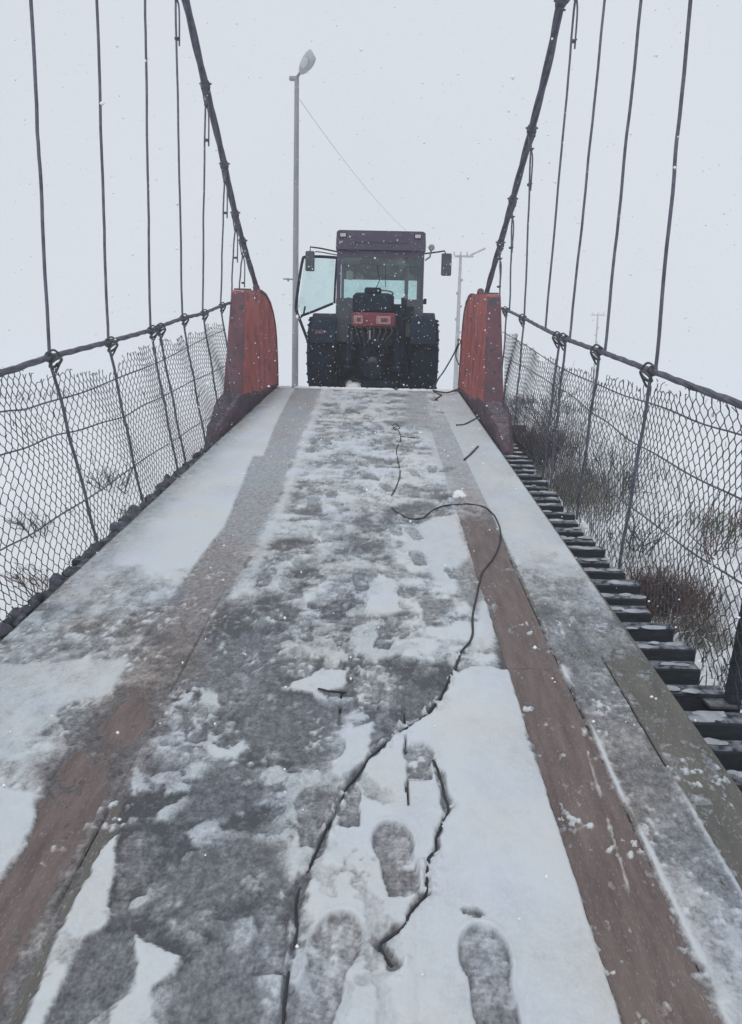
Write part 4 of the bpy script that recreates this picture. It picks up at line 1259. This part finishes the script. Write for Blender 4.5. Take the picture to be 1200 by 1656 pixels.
mb = MB(); mb.lathe([(0, -0.14), (0.025, -0.14), (0.027, -0.02), (0.09, 0.0), (0.09, 0.10)], 14, 'y', (0, -0.50, 0.62)); mb.build('power_shaft', M['steel'], TR, True)
for k in range(7):
    x = -0.34+0.11*k; mb = MB()
    mb.tube(smooth_path([(x, yr-0.22, 1.25), (x+0.03, yr-0.42, 1.15), (x*0.7, yr-0.40, 0.95), (x*0.8+0.05, -0.42, 0.80), (x*0.4, -0.3, 0.85)], 6), 0.016, 6)
    mb.build('hydraulic_hose', M['black'], TR, True)
# snow lumps caught on the hitch
for (px, py, a, b) in ((573, 616, 0.15, 0.10), (566, 610, 0.07, 0.06), (588, 622, 0.12, 0.05), (648, 622, 0.19, 0.05), (626, 624, 0.10, 0.04)):
    mb = MB()
    mb.lathe([(0, b), (a*0.55, b*0.86), (a*0.92, b*0.4), (a, -0.01), (a*.8, -0.08)], 12, 'z', (0, 0, 0))
    mb.v = [(x*(1+0.15*sin(9*y)), y*0.8, z*(1+.2*sin(17*x))) for x, y, z in mb.v]
    mb.build('snow_lump', M['snow_clod'], TR, True, (tx(px), -0.86, tz(py)-0.02))
mb = MB(); mb.tube(smooth_path([(tx(558), -0.9, tz(618)), (tx(562), -0.93, tz(607)), (tx(574), -0.95, tz(605)), (tx(590), -0.95, tz(611)), (tx(597), -0.93, tz(622))], 5), 0.022, 6); mb.build('hitch_hook', M['tractor_dark'], TR, True)
# bonnet, front axle (hidden from here, seen from the side)
mb = MB(); mb.prism([(-0.42, 0.95), (-0.42, 1.50), (-0.33, 1.62), (0.33, 1.62), (0.42, 1.50), (0.42, 0.95)], 'y', yf+0.08, 2.95); mb.build('bonnet', M['tractor_body'], TR)
mb = MB(); mb.box((0, 1.75, 0.72), (0.5, 2.3, 0.46), ch=0.05); mb.tube([(-0.8, 2.45, 0.5), (0.8, 2.45, 0.5)], 0.07, 10); mb.box((0, 3.0, 0.75), (0.7, 0.2, 0.4), ch=0.03); mb.build('front_axle', M['tractor_dark'], TR)
mb = MB(); mb.tube([(0.36, 1.9, 1.55), (0.36, 1.9, 2.1)], 0.045, 10); mb.build('exhaust_pipe', M['tractor_dark'], TR, True)
# open door on the left
dr = empty('cab_door'); dr.parent = TR
Yd = -0.30
def dp(px, py, y=Yd): return (tx(px), y, tz(py))
mb = MB(); mb.tube(smooth_path([dp(541, 413), dp(515, 412), dp(491, 413), dp(486, 419), dp(480, 455), dp(476, 490), dp(478, 500), dp(486, 520), dp(496, 545)], 4), 0.027, 6)
mb.tube([dp(484, 505), dp(505, 497), dp(536, 484)], 0.024, 6)
mb.tube([dp(541, 413, Yd+.01), dp(539, 450, Yd+.01), dp(538, 484, Yd+.01)], 0.022, 6)
fr = mb.build('door_frame', M['tractor_dark'], dr, True)
mb = MB(); mb.prism([(tx(538), tz(415)), (tx(490), tz(415)), (tx(480), tz(490)), (tx(486), tz(503)), (tx(536), tz(484))], 'y', Yd-0.004, Yd+0.004)
mb.build('door_glass', M['glass'], dr)
mb = MB(); mb.tube([dp(491, 490, Yd-.03), dp(489, 502, Yd-.05), dp(484, 508, Yd-.03)], 0.018, 6); mb.build('door_handle', M['tractor_dark'], dr)
# mirrors
def mirror(arm, c, w, h):
    mb = MB(); mb.tube(arm, 0.014, 6)
    o = mb.build('mirror_arm', M['tractor_dark'], TR, True)
    mb = MB(); mb.box(c, (w, 0.06, h), ch=0.018); mb.build('mirror_housing', M['cab'], o)
    mb = MB(); mb.box((c[0], c[1]-0.032, c[2]), (w*0.8, 0.006, h*0.86), ch=0.002); mb.build('mirror_glass', M['cab_panel'], o)
mirror([dp(541, 401, -.1), dp(515, 400, -.35), dp(499, 399, -.4), dp(499, 410, -.4)], dp(499, 421, -.42), 0.17, 0.36)
mirror([dp(682, 401, -.1), dp(697, 402, -.3), dp(712, 401, -.4), dp(715, 408, -.4)], dp(715.5, 422, -.42), 0.19, 0.40)
mb = MB(); mb.tube([dp(541, 406, -.1), dp(516, 405, -.3), dp(507, 406, -.4)], 0.010, 5); mb.build('mirror_brace', M['tractor_dark'], TR, True)
mb = MB(); mb.lathe([(0, -0.04), (0.055, -0.035), (0.06, 0.0), (0.03, 0.06)], 12, 'y', dp(692, 394, -.25)); mb.tube([dp(692, 396, -.25), dp(690, 408, -.2), dp(683, 412, -.15)], 0.016, 6); mb.build('side_lamp', M['pole'], TR, True)
mb = MB(); mb.box(dp(684, 478, -.3), (0.06, 0.06, 0.10), ch=0.01); mb.build('hinge', M['tractor_dark'], TR)

# ------------------------------------------------------------------ street lamp, poles and wires
LY = 19.0
base = at_y(477, 628, LY); top = at_y(480, 124, LY)
lamp = empty('street_lamp', (base[0], LY, ROADZ-0.1))
tag(lamp, 'tall grey street lamp with an oval head, standing left of the tractor', 'street lamp')
h = top[2]-ROADZ+0.1; lean = top[0]-base[0]
mb = MB(); mb.tube([(lean*t, 0, h*t) for t in np.linspace(0, 1, 8)], list(np.linspace(0.085, 0.055, 8)), 12); mb.build('pole', M['pole'], lamp, True)
def lp(px, py, y=LY):
    q = at_y(px, py, y); return (q[0]-base[0], q[1]-LY, q[2]-ROADZ+0.1)
a = Vector(lp(481, 124)); b = Vector(lp(506, 88, LY-0.55))
mb = MB(); mb.tube([a, a.lerp(b, 0.3)], 0.035, 8); mb.build('arm', M['pole'], lamp, True)
ax = (b-a).normalized(); sd_ = ax.cross(Vector((0, 1, 0))).normalized(); nn = ax.cross(sd_)
mb = MB()
rows = []
Ln = (b-a).length
vs_l, fs_l = [], []
NS = 12
for i in range(9):
    t = i/8; wdt = 0.20*(sin(pi*(0.08+0.84*t))**0.35)*(0.62+0.38*t); dep = 0.10*(sin(pi*(0.06+0.90*t))**0.5)
    c = a.lerp(b, 0.22+0.80*t)
    for j in range(NS):
        an = 2*pi*j/NS
        vs_l.append(c+sd_*wdt*cos(an)+nn*dep*sin(an)*(1 if sin(an) > 0 else 0.6))
for i in range(8):
    for j in range(NS):
        fs_l.append((i*NS+j, i*NS+(j+1) % NS, (i+1)*NS+(j+1) % NS, (i+1)*NS+j))
fs_l += [tuple(range(NS)), tuple(8*NS+j for j in range(NS))]
mb.add(vs_l, fs_l)
lh = mb.build('lamp_head', M['lamp_body'], lamp, True)
mb = MB()
cc = a.lerp(b, 0.66)
ss = 1 if nn.y < 0 else -1
mb.add([cc+ax*0.12*Ln/0.6*cos(t)+sd_*0.085*sin(t)+nn*ss*(0.105 if ss > 0 else 0.105) for t in np.linspace(0, 2*pi, 16, endpoint=False)]+[cc+nn*ss*0.115], [(i, (i+1) % 16, 16) for i in range(16)])
mb.build('lamp_lens', M['lens'], lh)
mb = MB()
c = Vector(lp(473, 127)); mb.box(tuple(c), (0.16, 0.08, 0.10), ch=0.02)
mb.tube([c, Vector(lp(481, 131))], 0.02, 6)
mb.build('wire_bracket', M['pole'], lamp, True)
mb = MB(); mb.tube([Vector(lp(477, 452)), Vector(lp(458, 451))], 0.018, 6); mb.tube([Vector(lp(466, 450)), Vector(lp(466, 455))], 0.028, 6); mb.build('side_bracket', M['pole'], lamp, True)

def utility_pole(px, py_top, Y, w, label, arms, wide):
    t = at_y(px, py_top, Y); 
    zb_ = float(ground_z(np.array([t[0]]), np.array([Y]))[0])-0.2
    root = empty('utility_pole', (t[0], Y, zb_)); tag(root, label, 'utility pole')
    h = t[2]-zb_
    mb = MB(); mb.tube([(0, 0, h*k/8) for k in range(9)], list(np.linspace(w*1.5, w*0.8, 9)), 4); mb.build('shaft', M['concrete_pole'], root)
    for (x, z, l, tl) in arms:
        mb = MB(); mb.box((x, 0, h+z), (l, 0.10, 0.10), Matrix.Rotation(tl, 3, 'Y'), ch=0.01); mb.build('cross_arm', M['concrete_pole'], root)
    for k in range(-1, 2):
        mb = MB(); mb.lathe([(0, 0.22), (0.05, 0.18), (0.035, 0.1), (0.06, 0.05), (0.03, 0)], 8, 'z', (k*wide, 0, h+0.0)); mb.build('insulator', M['lamp_body'], root, True)
    for k in range(5):
        mb = MB(); mb.box((0.10*(-1)**k, 0, h-1.4-k*0.75), (0.16, 0.12, 0.14), ch=0.02); mb.build('fitting', M['pole'], root)
    return root, h
up, uh = utility_pole(745, 413, 45, 0.13, 'pale concrete utility pole with a slanted lamp arm, behind the right red block',
                      [(0.2, -0.05, 1.1, 0.0), (1.0, 0.22, 0.95, -0.45)], 0.38)
utility_pole(967, 508, 80, 0.10, 'faint distant utility pole seen above the right hand cable', [(0, -0.1, 1.5, 0.0)], 0.6)
mb = MB()
A0 = Vector(at_y(484, 160, LY)); B0 = Vector(at_y(745, 416, 45))
pts = [A0.lerp(B0, t)+Vector((0, 0, -1.0*4*t*(1-t))) for t in np.linspace(0, 1, 30)]
mb.tube(pts, 0.0065, 5)
o = mb.build('overhead_wire', M['lamp_body'], None, True); tag(o, 'thin overhead wire sloping down from the street lamp pole to the right', 'wire')
# black wire hanging by the right block and trailing over the deck end
mb = MB()
hang = [at_y(750, 447, 12.9), at_y(746, 490, 12.9), at_y(743, 530, 12.85), at_y(741, 556, 12.8), at_y(733, 574, 12.78), at_y(718, 600, 12.7), at_y(708, 614, 12.65), at_y(703, 626, 12.6)]
tail = [from_deck((*on_deck(700, 634), 0.03)), from_deck((*on_deck(722, 640), 0.05)), from_deck((*on_deck(742, 636), 0.06)), from_deck((*on_deck(752, 645), 0.03)), from_deck((*on_deck(760, 648), 0.02))]
mb.tube(smooth_path([tuple(p) for p in hang[3:]]+[tuple(p) for p in tail], 6), 0.013, 6)
mb.tube(smooth_path([tuple(hang[3]), tuple(at_y(741, 548, 12.8)), tuple(at_y(745, 553, 12.8)), tuple(at_y(741, 560, 12.8)), tuple(at_y(737, 575, 12.8)), tuple(at_y(742, 590, 12.7))], 5), 0.010, 6)
mb.tube([from_deck((*on_deck(x, y), 0.02)) for x, y in ((698, 632), (706, 638), (714, 641), (704, 648))], 0.012, 6)
o = mb.build('hanging_wire', M['black'], None, True); tag(o, 'black wire hanging beside the right red block down to the deck end', 'wire')

# ------------------------------------------------------------------ winter vegetation
M['grass_dark'] = mat('dark_wet_weeds', (0.03, 0.04, 0.042), (0.09, 0.10, 0.085), rough=0.9, scale=3)
M['grass_straw'] = mat('frosted_straw', (0.18, 0.165, 0.14), (0.38, 0.36, 0.33), rough=0.9, scale=5)
M['grass_red'] = mat('russet_dead_stems', (0.085, 0.055, 0.050), (0.19, 0.12, 0.105), rough=0.9, scale=5)
M['grass_green'] = mat('dull_green_blades', (0.05, 0.075, 0.04), (0.12, 0.15, 0.08), rough=0.9, scale=5)

def blades(name, pts, hmin, hmax, wid, lean, m, label, cat, kind='stuff', loc=None, bend=0.4):
    n = len(pts)
    x, y, z = pts[:, 0], pts[:, 1], pts[:, 2]
    h = rng.uniform(hmin, hmax, n)
    a = rng.uniform(0, 2*pi, n); lx = rng.normal(0, lean, n)*h; ly = rng.normal(0, lean, n)*h
    w = wid*rng.uniform(0.6, 1.5, n)
    dx, dy = np.cos(a)*w, np.sin(a)*w
    b0 = np.stack([x-dx, y-dy, z-0.03], -1); b1 = np.stack([x+dx, y+dy, z-0.03], -1)
    m0 = np.stack([x-dx*.8+lx*bend, y-dy*.8+ly*bend, z+h*.6], -1); m1 = np.stack([x+dx*.8+lx*bend, y+dy*.8+ly*bend, z+h*.6], -1)
    t = np.stack([x+lx, y+ly, z+h*(1-0.3*np.minimum(1, np.hypot(lx, ly)/h))], -1)
    vs = np.stack([b0, b1, m0, m1, t], 1).reshape(-1, 3)
    i = np.arange(n)[:, None]*5
    f = np.concatenate([i+np.array([0, 1, 3]), i+np.array([0, 3, 2]), i+np.array([2, 3, 4])], 0)
    if loc is not None: vs = vs-np.array(loc)
    me = fast_mesh(name, vs, f, False)
    o = link(name, me, m, None, loc)
    tag(o, label, cat, kind=kind)
    return o
def scatter(n, x0, x1, y0, y1, dens):
    X = rng.uniform(x0, x1, n); Y = rng.uniform(y0, y1, n)
    keep = rng.uniform(0, 1, n) < dens(X, Y)
    X, Y = X[keep], Y[keep]
    return np.stack([X, Y, ground_z(X, Y)], -1)
def dR(X, Y):
    near = sst(4.4, 2.0, X+0.10*np.maximum(Y-7, 0)+0.8*fbm(X*.7, Y*.7, 81, 3))
    pat = sst(-0.25, 0.35, fbm(X*1.6, Y*1.6, 83, 4)+0.35*near)
    return np.clip(near*(0.12+0.75*pat)*0.75+0.010, 0, 1)
P = scatter(60000, 1.55, 9.5, 0.5, 13.5, dR)
k = rng.uniform(0, 1, len(P))
blades('bank_weeds', P[k < .50], 0.06, 0.26, 0.004, 0.55, M['grass_dark'], 'dark wet weeds covering the snowy bank right of the bridge', 'weeds')
M['grass_snow'] = mat('snow_laden_stems', (0.50, 0.53, 0.57), (0.72, 0.75, 0.78), rough=0.9, scale=6)
blades('snowy_stems', P[(k > .72)], 0.05, 0.24, 0.007, 0.8, M['grass_snow'], 'stems caked in snow among the weeds on the right bank', 'weeds')
blades('bank_straw', P[(k > .50) & (k < .72)], 0.08, 0.28, 0.0045, 0.6, M['grass_straw'], 'frosted straw and dead stems on the bank right of the bridge', 'dry grass')
def dS(X, Y): return 0.30*sst(0.15, 0.5, fbm(X*.5, Y*.5, 91, 4))*sst(22, 8, Y)+0.006
P = scatter(9000, 4, 26, 2, 34, dS)
blades('field_weeds', P, 0.06, 0.30, 0.007, 0.7, M['grass_dark'], 'scattered dark weed tips poking out of the snow on the right', 'weeds')
P = scatter(16000, -20, -2.6, 1, 34, lambda X, Y: 0.55*sst(0.10, 0.50, fbm(X*.55, Y*.35, 95, 4))+0.012)
blades('shore_weeds', P, 0.05, 0.26, 0.006, 0.9, M['grass_dark'], 'scattered dark weed tips in the snow on the left side', 'weeds')
P = scatter(3000, -7, -2.4, 1, 6, lambda X, Y: 0.6*sst(0.1, 0.5, fbm(X*.9, Y*.9, 97, 3)))
blades('shore_straw', P, 0.06, 0.25, 0.004, 0.9, M['grass_straw'], 'pale straw stubble low beside the left fence', 'dry grass')

def clump(px, py, w_above, n, spread_, h, m, label, cat='bush'):
    """tuft whose base stands on the bank where that photo ray meets the ground"""
    d = ray(px, py); t = 1.0
    for _ in range(400):
        p = CAMP+d*t
        if p[2] < float(ground_z(np.array([p[0]]), np.array([p[1]]))[0]): break
        t += 0.03
    X = p[0]+rng.normal(0, spread_, n); Y = p[1]+rng.normal(0, spread_, n)
    Pp = np.stack([X, Y, ground_z(X, Y)], -1)
    return blades('weed_clump', Pp, h*.5, h, 0.0045, 0.75, m, label, cat, kind=None, loc=tuple(p))
clump(1075, 985, 0, 900, 0.16, 0.36, M['grass_red'], 'russet clump of dead stems just beyond the beam ends', 'weeds')
clump(1130, 1035, 0, 500, 0.09, 0.22, M['grass_straw'], 'frosted straw tuft between the russet clump and the stanchion', 'weeds')
clump(865, 735, 0, 900, 0.22, 0.42, M['grass_red'], 'brown weed clump on the bank beside the right red block', 'weeds')
clump(925, 800, 0, 900, 0.25, 0.34, M['grass_straw'], 'pale weed clump on the bank halfway along the right fence', 'weeds')
clump(1170, 860, 0, 160, 0.22, 0.28, M['grass_green'], 'dull green weed clump behind the right netting', 'weeds')

# bare shrubs
def shrub(px, py, H, label, m, seed, n=60):
    d = ray(px, py); t = 1.0
    for _ in range(500):
        p = CAMP+d*t
        if p[2] < float(ground_z(np.array([p[0]]), np.array([p[1]]))[0]): break
        t += 0.04
    rr = random.Random(seed); mb = MB()
    def br(a, dirv, L, r, lev):
        pts = [a]; dd = dirv.copy()
        for i in range(4):
            dd = (dd+Vector((rr.gauss(0, .22), rr.gauss(0, .22), rr.gauss(0.05, .12)))).normalized()
            pts.append(pts[-1]+dd*L/4)
        mb.tube(pts, [r, r*.85, r*.7, r*.55, r*.35], 3, cap=False)
        if lev > 0:
            for i in range(3):
                q = pts[rr.randrange(1, 5)]
                br(q, (dd+Vector((rr.gauss(0, .7), rr.gauss(0, .7), rr.gauss(.2, .3)))).normalized(), L*rr.uniform(.4, .65), r*.55, lev-1)
    for i in range(n//6):
        br(Vector((rr.gauss(0, .08), rr.gauss(0, .08), -0.05)), Vector((rr.gauss(0, .5), rr.gauss(0, .5), 1)).normalized(), H*rr.uniform(.6, 1), 0.009, 2)
    o = mb.build('bare_shrub', m, None, False, tuple(p)); tag(o, label, 'shrub')
shrub(890, 700, 0.75, 'bare twiggy shrub on the bank nearest the right red block', M['grass_dark'], 3)
shrub(990, 800, 0.6, 'bare dark shrub behind the middle of the right netting', M['grass_dark'], 5)
shrub(1160, 900, 0.55, 'bare dark shrub low at the right edge of the view', M['grass_red'], 8)

for (px, py, H_, m_, lab) in ((178, 792, 0.35, 'grass_dark', 'small dark bare shrub behind the left netting, beside the second stay rod'), (60, 860, 0.3, 'grass_dark', 'small dark bare shrub low behind the left netting near the frame edge'),
                    (215, 850, 0.28, 'grass_green', 'small greenish shrub close to the left deck edge'), (60, 950, 0.3, 'grass_red', 'russet twigs at the lowest left corner behind the netting'),
                    (1030, 900, 0.5, 'grass_dark', 'dark bare shrub just above the russet clump on the right'), (880, 760, 0.5, 'grass_dark', 'dark bare shrub on the bank between the red block and the netting posts')):
    shrub(px, py, H_, lab, M[m_], int(px), 72)
# ------------------------------------------------------------------ falling snow
def flakes(n):
    P = np.stack([rng.uniform(-7, 6, n), rng.uniform(1.2, 14.0, n), rng.uniform(-1.0, 9.0, n)], -1)
    dist = np.linalg.norm(P-CAMP, axis=1)
    P = P[dist > 1.6]; n = len(P)
    r = rng.uniform(0.0028, 0.0066, n)
    oc = np.array([[1, 0, 0], [-1, 0, 0], [0, 1, 0], [0, -1, 0], [0, 0, 1], [0, 0, -1]], float)
    vs = (P[:, None, :]+oc[None]*r[:, None, None]*rng.uniform(0.6, 1.3, (n, 6, 1))).reshape(-1, 3)
    f0 = np.array([[0, 2, 4], [2, 1, 4], [1, 3, 4], [3, 0, 4], [2, 0, 5], [1, 2, 5], [3, 1, 5], [0, 3, 5]])
    f = (np.arange(n)[:, None, None]*6+f0[None]).reshape(-1, 3)
    return fast_mesh('falling_snow', vs, f)
o = link('falling_snow', flakes(26000), M['flake']); tag(o, 'snowflakes falling in front of the tractor', 'snowflakes', kind='stuff')

# ------------------------------------------------------------------ air
hm = bpy.data.materials.new('snowy_air'); hm.use_nodes = True
N = hm.node_tree.nodes; N.clear()
vo = N.new('ShaderNodeVolumePrincipled'); oo = N.new('ShaderNodeOutputMaterial')
vo.inputs['Color'].default_value = (0.93, 0.95, 0.98, 1)
vo.inputs['Density'].default_value = 0.0042
vo.inputs['Anisotropy'].default_value = 0.1
hm.node_tree.links.new(vo.outputs[0], oo.inputs['Volume'])
mb = MB(); mb.box((0, 85, 4.3), (340, 300, 14.6))
hz = mb.build('haze', hm); tag(hz, 'pale haze of falling snow in the air', 'haze', kind='stuff')
